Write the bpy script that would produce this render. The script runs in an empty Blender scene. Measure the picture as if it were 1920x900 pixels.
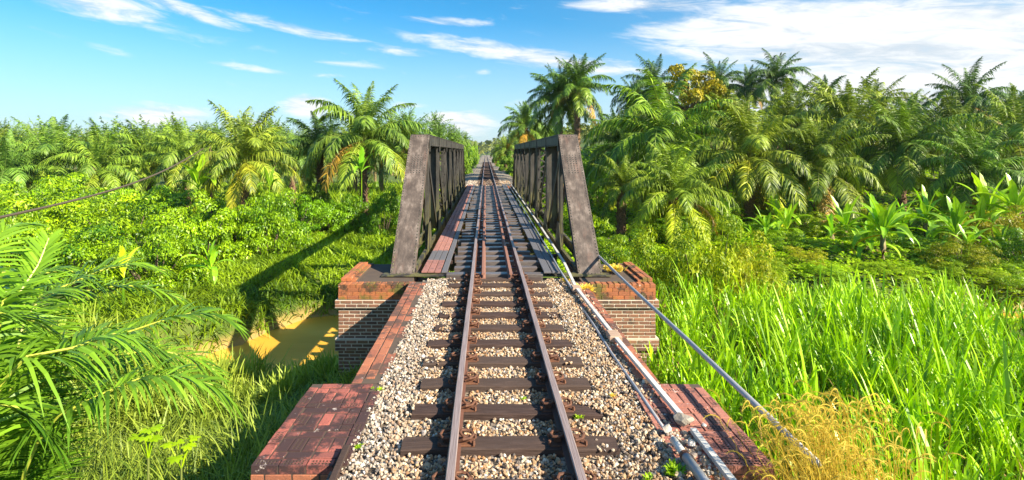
import bpy, math, random
import numpy as np
from mathutils import Vector, Matrix

R = math.radians
random.seed(7)
rng = np.random.default_rng(7)
SC = bpy.context.scene
COL = SC.collection

# ------------------------------------------------------------------ camera
CX, H, F = -0.24, 2.62, 1000.0          # camera X, height over the rail head, focal length in 1920-px pixels
VX, VY = 911.0, 284.0                   # where the track vanishes in the 1920x900 frame
cam = bpy.data.cameras.new("camera")
cam.sensor_width = 36.0
cam.lens = F / 1920 * 36
cam.shift_x = (960 - VX) / 1920
cam.shift_y = -(450 - VY) / 1920
cam.clip_start = 0.05
cam.clip_end = 6000
camo = bpy.data.objects.new("camera", cam)
camo.location = (CX, 0, H)
camo.rotation_euler = (R(90), 0, 0)
COL.objects.link(camo)
SC.camera = camo

# ------------------------------------------------------------------ light
SUN_TO = Vector((0.84, -0.54, 0.0)).normalized()
SUN_EL = R(33)
SUN_DIR = Vector((SUN_TO.x * math.cos(SUN_EL), SUN_TO.y * math.cos(SUN_EL), math.sin(SUN_EL)))
sl = bpy.data.lights.new("sun", 'SUN')
sl.energy = 5.0
sl.angle = R(0.5)
sl.color = (1.0, 0.89, 0.70)
so = bpy.data.objects.new("sun", sl)
so.rotation_euler = SUN_DIR.to_track_quat('Z', 'Y').to_euler()
COL.objects.link(so)
SC.view_settings.view_transform = 'Standard'
SC.view_settings.look = 'None'
SC.view_settings.gamma = 1.0
SC.view_settings.use_curve_mapping = False
SC.view_settings.exposure = 1.25
SC.cycles.max_bounces = 8
SC.cycles.transparent_max_bounces = 8


class NT:
    """tiny node-tree writer"""
    def __init__(s, tree):
        s.t = tree
        s.n = tree.nodes
        s.l = tree.links

    def node(s, typ, ins=None, **props):
        n = s.n.new(typ)
        for k, v in props.items():
            setattr(n, k, v)
        for k, v in (ins or {}).items():
            sock = n.inputs[k]
            if hasattr(v, 'is_linked') or isinstance(v, bpy.types.NodeSocket):
                s.l.new(v, sock)
            else:
                sock.default_value = v
        return n

    def math(s, op, a, b=0.0, c=None, clamp=False):
        n = s.n.new('ShaderNodeMath')
        n.operation = op
        n.use_clamp = clamp
        for i, v in enumerate((a, b) if c is None else (a, b, c)):
            if isinstance(v, bpy.types.NodeSocket):
                s.l.new(v, n.inputs[i])
            else:
                n.inputs[i].default_value = v
        return n.outputs[0]

    def mix(s, f, a, b, blend='MIX'):
        n = s.n.new('ShaderNodeMix')
        n.data_type = 'RGBA'
        n.blend_type = blend
        for i, v in ((0, f), (6, a), (7, b)):
            if isinstance(v, bpy.types.NodeSocket):
                s.l.new(v, n.inputs[i])
            else:
                n.inputs[i].default_value = v if i == 0 else (*v, 1) if len(v) == 3 else v
        return n.outputs[2]

    def ramp(s, f, stops):
        n = s.n.new('ShaderNodeValToRGB')
        e = n.color_ramp.elements
        while len(e) < len(stops):
            e.new(0.5)
        for i, (p, c) in enumerate(stops):
            e[i].position = p
            e[i].color = (*c, 1) if not isinstance(c, (int, float)) else (c, c, c, 1)
        s.l.new(f, n.inputs[0])
        return n.outputs[0]

    def smooth(s, x, lo, hi):
        n = s.n.new('ShaderNodeMapRange')
        n.interpolation_type = 'SMOOTHSTEP'
        s.l.new(x, n.inputs[0])
        n.inputs[1].default_value = lo
        n.inputs[2].default_value = hi
        return n.outputs[0]


# ------------------------------------------------------------------ sky
W = bpy.data.worlds.new("World")
SC.world = W
W.use_nodes = True
w = NT(W.node_tree)
w.n.clear()
sky = w.node('ShaderNodeTexSky', sky_type='NISHITA', sun_disc=False)
sky.sun_elevation = SUN_EL
sky.sun_rotation = math.atan2(SUN_DIR.x, SUN_DIR.y)
sky.air_density = 1.0
sky.dust_density = 0.6
sky.ozone_density = 2.0
hs = w.node('ShaderNodeHueSaturation', {'Hue': 0.48, 'Saturation': 1.35, 'Value': 1.0, 'Color': sky.outputs[0]})
hsc = w.mix(1.0, hs.outputs[0], (0.62, 1.28, 1.62), 'MULTIPLY')
tc = w.node('ShaderNodeTexCoord')
sep = w.node('ShaderNodeSeparateXYZ', {0: tc.outputs['Generated']})
dx, dy, dz = sep.outputs
az = w.math('ARCTAN2', dx, dy)
el = w.math('ARCSINE', dz)
# cloud-layer coordinates: clouds flatten towards the horizon
den = w.math('ADD', w.math('MAXIMUM', dz, 0.0), 0.07)
comb = w.node('ShaderNodeCombineXYZ', {0: w.math('DIVIDE', dx, den), 1: w.math('DIVIDE', dy, den), 2: 0.0})
nz = w.node('ShaderNodeTexNoise', {'Vector': comb.outputs[0], 'Scale': 0.95, 'Detail': 9.0, 'Roughness': 0.6, 'Distortion': 0.5})
# streaks seen in angle space
comb2 = w.node('ShaderNodeCombineXYZ', {0: w.math('MULTIPLY', az, 7.0), 1: w.math('MULTIPLY', w.math('ADD', el, w.math('MULTIPLY', az, 0.12)), 34.0), 2: 0.0})
nz2 = w.node('ShaderNodeTexNoise', {'Vector': comb2.outputs[0], 'Scale': 1.5, 'Detail': 10.0, 'Roughness': 0.66, 'Distortion': 0.6})
BL = [  # (px, py, half width px, half height px, tilt deg in picture, strength): cloud banks by direction
    (170, 6, 150, 26, 6, 1.0), (345, 18, 110, 12, 12, .9), (555, 54, 125, 10, 8, .85), (840, 40, 75, 7, 3, .8), (740, 93, 60, 9, 4, .7),
    (1010, 108, 230, 17, 9, 1.0), (470, 128, 75, 6, 5, .7), (300, 218, 100, 22, 0, 1.05), (575, 198, 44, 20, 0, 1.3), (855, 232, 66, 22, 0, 1.15), (470, 232, 60, 10, 0, .8), (700, 215, 50, 8, 0, .7), (90, 60, 60, 6, 10, .5), (650, 120, 60, 6, 3, .6),
    (1720, 70, 560, 75, 5, 1.5), (1700, 150, 560, 60, 0, 1.3), (1200, 8, 150, 14, 5, 1.0), (985, 196, 40, 10, 0, .6), (205, 95, 50, 7, 10, .45),
    (770, 196, 30, 6, 0, .5), (610, 141, 40, 4, 0, .5), (905, 134, 14, 6, 0, .6), (2350, 90, 500, 90, 0, 1.2), (-350, 60, 250, 22, 10, .8),
]
tot = None
for px, py, a, b, tilt, st in BL:
    ux, uz = (px - VX) / F, (VY - py) / F
    r = math.sqrt(ux * ux + 1 + uz * uz)
    a0, e0 = math.atan(ux), math.asin(uz / r)
    sa = 1 / (1 + ux * ux)
    aw, ew = a / F * sa, b / F * math.sqrt(sa)
    da = w.math('SUBTRACT', az, a0)
    de = w.math('ADD', w.math('SUBTRACT', el, e0), w.math('MULTIPLY', da, math.tan(R(tilt)) / math.sqrt(sa)))
    q = w.math('ADD', w.math('POWER', w.math('ABSOLUTE', w.math('DIVIDE', da, aw)), 2.0), w.math('POWER', w.math('ABSOLUTE', w.math('DIVIDE', de, ew)), 2.0))
    m = w.math('MULTIPLY', w.math('SUBTRACT', 1.0, w.math('MULTIPLY', q, 0.5), clamp=True), st)
    tot = m if tot is None else w.math('MAXIMUM', tot, m)
noise = w.math('ADD', w.math('MULTIPLY', nz.outputs[0], 0.40), w.math('MULTIPLY', nz2.outputs[0], 0.60))
back = w.math('MULTIPLY', w.smooth(w.math('MULTIPLY', dy, -1.0), 0.1, 0.5), 0.35)       # scattered cloud behind the viewer
cm = w.math('ADD', w.math('MULTIPLY', w.math('MAXIMUM', tot, back), 0.30), noise)
mask = w.smooth(cm, 0.55, 0.86)
right = w.smooth(az, -0.05, 0.75)
hz_ = w.math('MULTIPLY', w.math('SUBTRACT', 1.0, w.smooth(el, -0.02, 0.27)), w.math('ADD', 0.68, w.math('MULTIPLY', right, 0.30)))
glow = w.math('MULTIPLY', right, 0.22)
pale = w.math('MAXIMUM', hz_, glow)
skyc = w.mix(pale, hsc, (6.9, 7.7, 8.6))
shade = w.smooth(noise, 0.38, 0.56)
cl = w.mix(shade, (6.3, 6.9, 7.5), (9.6, 9.6, 9.6))
out = w.mix(w.math('MULTIPLY', mask, 0.92), skyc, cl)
bg = w.node('ShaderNodeBackground', {'Color': out, 'Strength': 0.050})
wo = w.node('ShaderNodeOutputWorld', {0: bg.outputs[0]})


# ------------------------------------------------------------------ materials
def mat(name):
    m = bpy.data.materials.new(name)
    m.use_nodes = True
    t = NT(m.node_tree)
    t.n.clear()
    return m, t


def finish(t, col, rough=0.8, bump=None, bstr=0.3, bdist=0.01, metal=0.0, spec=0.5, transl=0.0, tcol=None):
    p = t.node('ShaderNodeBsdfPrincipled', {'Metallic': metal})
    for k, v in (('Base Color', col), ('Roughness', rough), ('Specular IOR Level', spec)):
        if isinstance(v, bpy.types.NodeSocket):
            t.l.new(v, p.inputs[k])
        else:
            p.inputs[k].default_value = (*v, 1) if k == 'Base Color' else v
    if bump is not None:
        b = t.node('ShaderNodeBump', {'Height': bump, 'Strength': bstr, 'Distance': bdist})
        t.l.new(b.outputs[0], p.inputs['Normal'])
    sh = p.outputs[0]
    if transl:
        tr = t.node('ShaderNodeBsdfTranslucent')
        t.l.new(tcol if tcol is not None else col, tr.inputs[0])
        mx = t.node('ShaderNodeMixShader', {0: transl})
        t.l.new(sh, mx.inputs[1])
        t.l.new(tr.outputs[0], mx.inputs[2])
        sh = mx.outputs[0]
    o = t.node('ShaderNodeOutputMaterial')
    t.l.new(sh, o.inputs[0])


def noise_(t, scale, detail=5, rough=0.6, stretch=None, coord='Object', dist=0.0):
    tc = t.node('ShaderNodeTexCoord')
    v = tc.outputs[coord]
    if coord == 'World':
        v = None
    if stretch:
        v = t.node('ShaderNodeMapping', {'Vector': v, 'Scale': stretch}).outputs[0]
    return t.node('ShaderNodeTexNoise', {'Vector': v, 'Scale': scale, 'Detail': detail, 'Roughness': rough, 'Distortion': dist}).outputs[0]


def wnoise(t, scale, detail=5, rough=0.6, stretch=(1, 1, 1)):
    g = t.node('ShaderNodeNewGeometry')
    v = t.node('ShaderNodeMapping', {'Vector': g.outputs['Position'], 'Scale': stretch}).outputs[0]
    return t.node('ShaderNodeTexNoise', {'Vector': v, 'Scale': scale, 'Detail': detail, 'Roughness': rough}).outputs[0]


def leaf_mat(name, a, b, rough=0.45, transl=0.3, spec=0.4, use_obj=False, patch=0.25):
    """a..b by the per-leaf tint; object colour multiplies when use_obj"""
    m, t = mat(name)
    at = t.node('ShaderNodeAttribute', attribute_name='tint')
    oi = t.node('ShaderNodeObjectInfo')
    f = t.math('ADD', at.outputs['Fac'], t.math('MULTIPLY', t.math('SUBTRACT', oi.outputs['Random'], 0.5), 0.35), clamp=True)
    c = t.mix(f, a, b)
    n = wnoise(t, 0.6, 3)
    c = t.mix(t.math('MULTIPLY', t.smooth(n, 0.4, 0.65), patch), c, tuple(x * y for x, y in zip(b, (1.25, 1.05, 0.8))))
    if use_obj:
        c = t.mix(1.0, c, oi.outputs['Color'], 'MULTIPLY')
    tc_ = t.mix(1.0, c, (1.25, 1.3, 0.6), 'MULTIPLY')
    finish(t, c, rough, spec=spec, transl=transl, tcol=tc_)
    return m


M = {}
m, t = mat("rail_side")
n = noise_(t, 18)
finish(t, t.mix(n, (0.16, 0.062, 0.035), (0.085, 0.04, 0.03)), 0.75, n, 0.4, 0.004)
M['rail_side'] = m
m, t = mat("rail_head")
n = noise_(t, 3, 6, 0.6, (60, 0.6, 60))
finish(t, t.ramp(n, [(0.35, (0.17, 0.115, 0.10)), (0.65, (0.44, 0.35, 0.33))]), 0.45, n, 0.1, 0.002, metal=0.2)
M['rail_head'] = m
m, t = mat("guard_rail_rust")
n = noise_(t, 9)
finish(t, t.mix(n, (0.20, 0.085, 0.055), (0.34, 0.17, 0.12)), 0.7, n, 0.3, 0.004)
M['guard'] = m
m, t = mat("rusty_iron")
n = noise_(t, 30)
oi = t.node('ShaderNodeObjectInfo')
c = t.mix(n, (0.05, 0.02, 0.012), (0.25, 0.10, 0.045))
finish(t, t.mix(t.math('MULTIPLY', oi.outputs['Random'], 0.5), c, (0.06, 0.028, 0.02)), 0.8, n, 0.6, 0.006)
M['rust'] = m
m, t = mat("sleeper_timber")
n = noise_(t, 4, 8, 0.65, (1.0, 22, 22))
n2 = noise_(t, 3.0, 4)
oi = t.node('ShaderNodeObjectInfo')
c = t.ramp(n, [(0.30, (0.014, 0.009, 0.008)), (0.5, (0.042, 0.027, 0.023)), (0.72, (0.12, 0.083, 0.072))])
c = t.mix(t.math('MULTIPLY', n2, 0.5), c, (0.09, 0.045, 0.036))
c = t.mix(t.math('MULTIPLY', oi.outputs['Random'], 0.40), c, (0.11, 0.08, 0.06))
finish(t, c, 0.8, n, 0.9, 0.01, spec=0.25)
M['timber'] = m
m, t = mat("bridge_timber_grey")
n = noise_(t, 4, 8, 0.65, (1.0, 22, 22))
oi = t.node('ShaderNodeObjectInfo')
c = t.ramp(n, [(0.30, (0.030, 0.027, 0.027)), (0.7, (0.20, 0.185, 0.18))])
c = t.mix(t.math('MULTIPLY', oi.outputs['Random'], 0.5), c, (0.14, 0.085, 0.06))
finish(t, c, 0.33, n, 0.35, 0.006, spec=0.7)
M['timber_grey'] = m
m, t = mat("ballast_stone")
at = t.node('ShaderNodeAttribute', attribute_name='col')
n = noise_(t, 60, 3)
finish(t, t.mix(t.math('MULTIPLY', n, 0.45), at.outputs['Color'], (0.10, 0.08, 0.06)), 0.85, n, 0.4, 0.004)
M['stone'] = m
m, t = mat("ballast_bed")
g = t.node('ShaderNodeNewGeometry')
v = t.node('ShaderNodeTexVoronoi', {'Vector': g.outputs['Position'], 'Scale': 19.0, 'Randomness': 1.0})
sv = t.node('ShaderNodeSeparateColor', {0: v.outputs['Color']})
c = t.ramp(sv.outputs[0], [(0.0, (0.10, 0.08, 0.065)), (0.3, (0.27, 0.20, 0.14)), (0.6, (0.45, 0.38, 0.28)), (0.85, (0.55, 0.50, 0.43)), (1.0, (0.22, 0.21, 0.21))])
d = t.smooth(v.outputs['Distance'], 0.75, 0.35)
c = t.mix(t.math('SUBTRACT', 1.0, d), c, (0.05, 0.04, 0.03))
finish(t, c, 0.9, v.outputs['Distance'], -0.8, 0.03)
M['bed'] = m


def brick_mat(name, a, b, dark, darkamt, moss=0.0):
    m, t = mat(name)
    oi = t.node('ShaderNodeObjectInfo')
    n = wnoise(t, 14, 5)
    c = t.mix(oi.outputs['Random'], a, b)
    c = t.mix(t.math('MULTIPLY', n, 0.45), c, tuple(x * 0.45 for x in a))
    grime = wnoise(t, 2.6, 7, 0.68)
    gm = t.math('MULTIPLY', t.smooth(t.math('ADD', grime, t.math('MULTIPLY', t.math('SUBTRACT', oi.outputs['Random'], 0.5), 0.05)), 0.56 - darkamt * 0.16, 0.66 - darkamt * 0.16), 0.88)
    c = t.mix(gm, c, dark)
    lime = wnoise(t, 6.5, 6, 0.75)
    c = t.mix(t.math('MULTIPLY', t.smooth(lime, 0.62, 0.67), 0.75), c, (0.62, 0.52, 0.47))
    if moss:
        ms = wnoise(t, 3.1, 6)
        c = t.mix(t.math('MULTIPLY', t.smooth(ms, 0.52, 0.64), moss), c, (0.13, 0.13, 0.02))
    n9 = wnoise(t, 55, 6, 0.7)
    finish(t, t.mix(t.math('MULTIPLY', t.smooth(n9, 0.5, 0.7), 0.5), c, dark), 0.88, n9, 0.8, 0.008)
    return m


M['brick_top'] = brick_mat("weathered_red_brick", (0.46, 0.13, 0.095), (0.24, 0.08, 0.065), (0.026, 0.018, 0.020), 0.9)
M['brick_pale'] = brick_mat('worn_pink_brick', (0.50, 0.20, 0.14), (0.34, 0.125, 0.095), (0.06, 0.04, 0.04), 0.3)
M['brick_cope'] = brick_mat("coping_red_brick", (0.48, 0.17, 0.085), (0.30, 0.095, 0.06), (0.09, 0.052, 0.040), 0.45)
M['brick_orange'] = brick_mat("orange_brick", (0.50, 0.165, 0.055), (0.34, 0.115, 0.055), (0.055, 0.036, 0.022), 0.45, 0.75)
M['brick_wall'] = brick_mat("wall_brick", (0.33, 0.15, 0.085), (0.17, 0.085, 0.06), (0.07, 0.05, 0.04), 0.0, 0.2)
m, t = mat("mortar")
n = wnoise(t, 6, 6)
finish(t, t.mix(n, (0.40, 0.33, 0.25), (0.72, 0.62, 0.50)), 0.9, n, 0.4, 0.005)
M['mortar'] = m
m, t = mat("mossy_mortar")
n = wnoise(t, 4, 6)
finish(t, t.mix(n, (0.05, 0.035, 0.03), (0.13, 0.09, 0.06)), 0.9, n, 0.4, 0.005)
M['mortar_dark'] = m
m, t = mat("grimy_steel")
n = wnoise(t, 2.6, 9, 0.72, (2.0, 1.2, 0.45))
n2 = wnoise(t, 7, 6, 0.6, (3.0, 0.6, 0.30))
c = t.ramp(n, [(0.36, (0.055, 0.041, 0.034)), (0.52, (0.118, 0.090, 0.075)), (0.68, (0.25, 0.20, 0.17))])
c = t.mix(t.math('MULTIPLY', t.smooth(n2, 0.5, 0.7), 0.55), c, (0.045, 0.035, 0.03))
g = t.node('ShaderNodeNewGeometry')
pz = t.node('ShaderNodeSeparateXYZ', {0: g.outputs['Position']}).outputs[2]
c = t.mix(t.math('MULTIPLY', t.smooth(wnoise(t, 1.3, 6, 0.7, (2.5, 1, 0.5)), 0.54, 0.66), 0.35), c, (0.18, 0.10, 0.075))
finish(t, c, 0.62, n2, 0.3, 0.004, spec=0.4)
M['steel'] = m
m, t = mat("dark_mossy_steel")
n = wnoise(t, 2.2, 8, 0.65, (1.5, 1.5, 0.6))
g = t.node('ShaderNodeNewGeometry')
pz = t.node('ShaderNodeSeparateXYZ', {0: g.outputs['Position']}).outputs[2]
c = t.ramp(n, [(0.35, (0.018, 0.016, 0.016)), (0.62, (0.07, 0.062, 0.052))])
low = t.math('SUBTRACT', 1.0, t.smooth(pz, 0.1, 1.5))
c = t.mix(t.math('MULTIPLY', low, t.math('MULTIPLY', t.smooth(n, 0.42, 0.6), 0.7)), c, (0.15, 0.14, 0.035))
finish(t, c, 0.6, n, 0.3, 0.004)
M['steel_dark'] = m
m, t = mat("walkway_red")
n = wnoise(t, 9, 6)
oi = t.node('ShaderNodeObjectInfo')
c = t.mix(oi.outputs['Random'], (0.42, 0.19, 0.15), (0.30, 0.13, 0.11))
finish(t, t.mix(t.smooth(n, 0.45, 0.75), c, (0.12, 0.07, 0.06)), 0.7, n, 0.4, 0.006)
M['walk_red'] = m
m, t = mat("walkway_grey")
n = noise_(t, 6, 6, 0.6, (8, 0.7, 8))
finish(t, t.mix(n, (0.075, 0.07, 0.075), (0.20, 0.19, 0.20)), 0.5, n, 0.4, 0.005)
M['walk_grey'] = m
m, t = mat("galvanised_pipe")
n = noise_(t, 7, 6, 0.6, (6, 1, 6))
finish(t, t.mix(n, (0.26, 0.26, 0.28), (0.46, 0.46, 0.48)), 0.4, n, 0.1, 0.002, metal=0.35)
M['pipe'] = m
m, t = mat("white_duct")
n = noise_(t, 5, 6)
finish(t, t.mix(t.smooth(n, 0.5, 0.75), (0.60, 0.58, 0.54), (0.38, 0.35, 0.30)), 0.45)
M['duct'] = m
m, t = mat("pale_rock")
n = noise_(t, 9, 8)
oi = t.node('ShaderNodeObjectInfo')
finish(t, t.mix(1.0, t.ramp(n, [(0.3, (0.40, 0.36, 0.32)), (0.7, (0.88, 0.84, 0.78))]), oi.outputs['Color'], 'MULTIPLY'), 0.85, n, 0.9, 0.02)
M['rock'] = m
m, t = mat("muddy_water")
g = t.node('ShaderNodeNewGeometry')
n = wnoise(t, 0.35, 5, 0.5, (0.6, 2.4, 1))
n2 = wnoise(t, 5, 4, 0.5, (0.5, 2.2, 1))
finish(t, t.ramp(n, [(0.3, (0.62, 0.32, 0.03)), (0.6, (0.74, 0.43, 0.06)), (0.8, (0.76, 0.50, 0.12))]), 0.35, n2, 0.2, 0.02, spec=0.15)
M['water'] = m
m, t = mat("ground_soil_and_weeds")
n = wnoise(t, 0.5, 8, 0.65)
n2 = wnoise(t, 5, 6, 0.7)
g = t.node('ShaderNodeNewGeometry')
pz = t.node('ShaderNodeSeparateXYZ', {0: g.outputs['Position']}).outputs[2]
c = t.ramp(n, [(0.3, (0.055, 0.07, 0.012)), (0.5, (0.07, 0.125, 0.012)), (0.7, (0.14, 0.17, 0.03))])
c = t.mix(t.math('MULTIPLY', t.smooth(n2, 0.55, 0.7), 0.6), c, (0.20, 0.12, 0.05))
c = t.mix(t.math('MULTIPLY', t.math('SUBTRACT', 1.0, t.smooth(pz, -3.85, -3.35)), 0.9), c, (0.42, 0.27, 0.09))
finish(t, c, 0.95, n2, 0.8, 0.08)
M['ground'] = m
m, t = mat("palm_trunk")
n = noise_(t, 12, 6)
oi = t.node('ShaderNodeObjectInfo')
finish(t, t.mix(1.0, t.ramp(n, [(0.3, (0.06, 0.04, 0.028)), (0.7, (0.24, 0.17, 0.11))]), oi.outputs['Color'], 'MULTIPLY'), 0.9, n, 0.8, 0.03)
M['trunk'] = m
m, t = mat("banana_stem")
n = noise_(t, 3, 6, 0.6, (4, 4, 0.8))
finish(t, t.ramp(n, [(0.35, (0.10, 0.06, 0.03)), (0.6, (0.30, 0.24, 0.10)), (0.75, (0.24, 0.30, 0.08))]), 0.7, n, 0.5, 0.02)
M['bstem'] = m
m, t = mat("bark")
n = noise_(t, 8, 6, 0.6, (3, 3, 0.7))
finish(t, t.mix(n, (0.05, 0.035, 0.025), (0.2, 0.14, 0.09)), 0.9, n, 0.6, 0.02)
M['bark'] = m
m, t = mat("cable_sheath")
finish(t, (0.10, 0.075, 0.05), 0.7)
M['cable'] = m
m, t = mat("grey_plank")
n = noise_(t, 4, 6, 0.6, (1, 12, 12))
finish(t, t.mix(n, (0.28, 0.16, 0.10), (0.52, 0.38, 0.28)), 0.8, n, 0.5, 0.01)
M['plank'] = m

M['palm'] = leaf_mat("palm_leaf", (0.032, 0.075, 0.012), (0.24, 0.34, 0.045), 0.48, 0.17, 0.4, use_obj=True)
M['palm_near'] = leaf_mat("near_palm_leaf", (0.018, 0.085, 0.004), (0.24, 0.45, 0.025), 0.42, 0.24, 0.4)
m, t = mat("palm_rachis")
oi = t.node('ShaderNodeObjectInfo')
oc = t.mix(1.0, (0.16, 0.19, 0.04), oi.outputs['Color'], 'MULTIPLY')
finish(t, oc, 0.5)
M['rachis'] = m
m, t = mat('yellow_rachis')
finish(t, (0.42, 0.46, 0.05), 0.45)
M['rachis_near'] = m
M['grass'] = leaf_mat("meadow_grass", (0.025, 0.085, 0.003), (0.32, 0.48, 0.012), 0.5, 0.24, 0.3)
M['cane'] = leaf_mat("cane_grass", (0.016, 0.12, 0.002), (0.42, 0.7, 0.008), 0.36, 0.24, 0.45)
M['darkgrass'] = leaf_mat("fine_grass", (0.045, 0.11, 0.008), (0.34, 0.44, 0.05), 0.5, 0.20, 0.3)  # duller green of the verge grass and undergrowth
M['foxtail'] = leaf_mat("foxtail_straw", (0.52, 0.38, 0.04), (0.92, 0.74, 0.16), 0.6, 0.4, 0.2, patch=0)
M['cover'] = leaf_mat("creeping_cover", (0.06, 0.19, 0.003), (0.42, 0.62, 0.006), 0.5, 0.24, 0.3)
M['shrub'] = leaf_mat("shrub_leaf", (0.035, 0.13, 0.003), (0.38, 0.58, 0.006), 0.42, 0.22, 0.4, use_obj=True)
M['feather'] = leaf_mat("feathery_leaf", (0.07, 0.18, 0.004), (0.46, 0.58, 0.015), 0.5, 0.27, 0.3, use_obj=True)
M['banana'] = leaf_mat("banana_leaf", (0.11, 0.32, 0.008), (0.46, 0.68, 0.03), 0.35, 0.27, 0.5, use_obj=True, patch=0)
M['tree'] = leaf_mat("broad_tree_leaf", (0.045, 0.11, 0.01), (0.2, 0.28, 0.02), 0.5, 0.20, 0.3, use_obj=True)
M['forest'] = leaf_mat("far_forest_leaf", (0.08, 0.12, 0.025), (0.20, 0.22, 0.035), 0.6, 0.2, 0.2)
M['dryleaf'] = leaf_mat("dry_litter", (0.22, 0.12, 0.04), (0.45, 0.30, 0.12), 0.8, 0.1, 0.2, patch=0)


# ------------------------------------------------------------------ object helpers
def tag(o, label=None, cat=None, group=None, kind=None):
    if label:
        o['label'] = label
    if cat:
        o['category'] = cat
    if group:
        o['group'] = group
    if kind:
        o['kind'] = kind
    return o


def empty(name, loc, label, cat, group=None, rz=0.0):
    o = bpy.data.objects.new(name, None)
    o.empty_display_size = 0.2
    o.location = loc
    o.rotation_euler = (0, 0, rz)
    COL.objects.link(o)
    return tag(o, label, cat, group)


def link(name, me, parent=None, loc=(0, 0, 0), rot=(0, 0, 0), scale=(1, 1, 1)):
    o = bpy.data.objects.new(name, me)
    o.location = loc
    o.rotation_euler = rot
    o.scale = scale
    if parent is not None:
        o.parent = parent
    COL.objects.link(o)
    return o


class MB:
    """collects shapes into one mesh"""
    def __init__(s):
        s.v, s.f, s.m = [], [], []

    def add(s, vs, fs, mi=0):
        k = len(s.v)
        s.v += [tuple(p) for p in vs]
        s.f += [tuple(i + k for i in f) for f in fs]
        s.m += [mi] * len(fs)
        return s

    def box(s, x0, x1, y0, y1, z0, z1, mi=0):
        vs = [(x, y, z) for z in (z0, z1) for y in (y0, y1) for x in (x0, x1)]
        return s.add(vs, [(0, 2, 3, 1), (4, 5, 7, 6), (0, 1, 5, 4), (2, 6, 7, 3), (0, 4, 6, 2), (1, 3, 7, 5)], mi)

    def cbox(s, x0, x1, y0, y1, z0, z1, c, mi=0):
        """box with chamfered top edges and corners"""
        vs = []
        for z, q in ((z0, 0), (z1 - c, 0), (z1, c)):
            vs += [(x0 + q, y0 + q, z), (x1 - q, y0 + q, z), (x1 - q, y1 - q, z), (x0 + q, y1 - q, z)]
        fs = [(3, 2, 1, 0), (8, 9, 10, 11)]
        for r in (0, 4):
            for i in range(4):
                j = (i + 1) % 4
                fs.append((r + i, r + j, r + 4 + j, r + 4 + i))
        return s.add(vs, fs, mi)

    def beam(s, p, q, wv, hv, mi=0):
        """box along p->q with full half-vectors wv and hv"""
        p, q, wv, hv = map(Vector, (p, q, wv, hv))
        vs = [e + a * wv + b * hv for e in (p, q) for a, b in ((-1, -1), (1, -1), (1, 1), (-1, 1))]
        return s.add(vs, [(0, 1, 2, 3), (7, 6, 5, 4), (0, 4, 5, 1), (1, 5, 6, 2), (2, 6, 7, 3), (3, 7, 4, 0)], mi)

    def tube(s, pts, rad, n=8, mi=0, caps=True):
        pts = [Vector(p) for p in pts]
        if not hasattr(rad, '__len__'):
            rad = [rad] * len(pts)
        k = len(s.v)
        up = Vector((0, 0, 1))
        for i, p in enumerate(pts):
            d = (pts[min(i + 1, len(pts) - 1)] - pts[max(i - 1, 0)]).normalized()
            a = d.cross(up)
            if a.length < 1e-3:
                a = d.cross(Vector((1, 0, 0)))
            a.normalize()
            b = d.cross(a)
            for j in range(n):
                th = 2 * math.pi * j / n
                s.v.append(tuple(p + (a * math.cos(th) + b * math.sin(th)) * rad[i]))
        for i in range(len(pts) - 1):
            for j in range(n):
                s.f.append((k + i * n + j, k + i * n + (j + 1) % n, k + (i + 1) * n + (j + 1) % n, k + (i + 1) * n + j))
                s.m.append(mi)
        if caps:
            s.f.append(tuple(k + j for j in range(n - 1, -1, -1)))
            s.f.append(tuple(k + (len(pts) - 1) * n + j for j in range(n)))
            s.m += [mi, mi]
        return s

    def mesh(s, name, mats, smooth=False):
        me = bpy.data.meshes.new(name)
        me.from_pydata(s.v, [], s.f)
        for mm in (mats if isinstance(mats, (list, tuple)) else [mats]):
            me.materials.append(mm)
        me.polygons.foreach_set('material_index', s.m)
        if smooth:
            me.polygons.foreach_set('use_smooth', [True] * len(s.f))
        me.validate()
        me.update()
        return me

    def build(s, name, mats, parent=None, smooth=False, **k):
        return link(name, s.mesh(name, mats, smooth), parent, **k)


def tri_mesh(name, V, T, mats, tint=None, col=None, midx=None, smooth=False):
    me = bpy.data.meshes.new(name)
    V = np.ascontiguousarray(V, dtype=np.float32)
    T = np.ascontiguousarray(T, dtype=np.int32)
    me.vertices.add(len(V))
    me.vertices.foreach_set('co', V.ravel())
    me.loops.add(T.size)
    me.loops.foreach_set('vertex_index', T.ravel())
    me.polygons.add(len(T))
    me.polygons.foreach_set('loop_start', np.arange(0, T.size, 3, dtype=np.int32))
    try:
        me.polygons.foreach_set('loop_total', np.full(len(T), 3, dtype=np.int32))
    except Exception:
        pass
    for mm in (mats if isinstance(mats, (list, tuple)) else [mats]):
        me.materials.append(mm)
    if midx is not None:
        me.polygons.foreach_set('material_index', np.asarray(midx, dtype=np.int32))
    me.polygons.foreach_set('use_smooth', np.full(len(T), smooth))
    me.update(calc_edges=True)
    if tint is not None:
        a = me.attributes.new('tint', 'FLOAT', 'POINT')
        a.data.foreach_set('value', np.asarray(tint, dtype=np.float32))
    if col is not None:
        a = me.attributes.new('col', 'FLOAT_COLOR', 'POINT')
        a.data.foreach_set('color', np.c_[col, np.ones(len(col))].astype(np.float32).ravel())
    return me


def unit(a):
    return a / np.maximum(np.linalg.norm(a, axis=1, keepdims=True), 1e-9)


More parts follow.
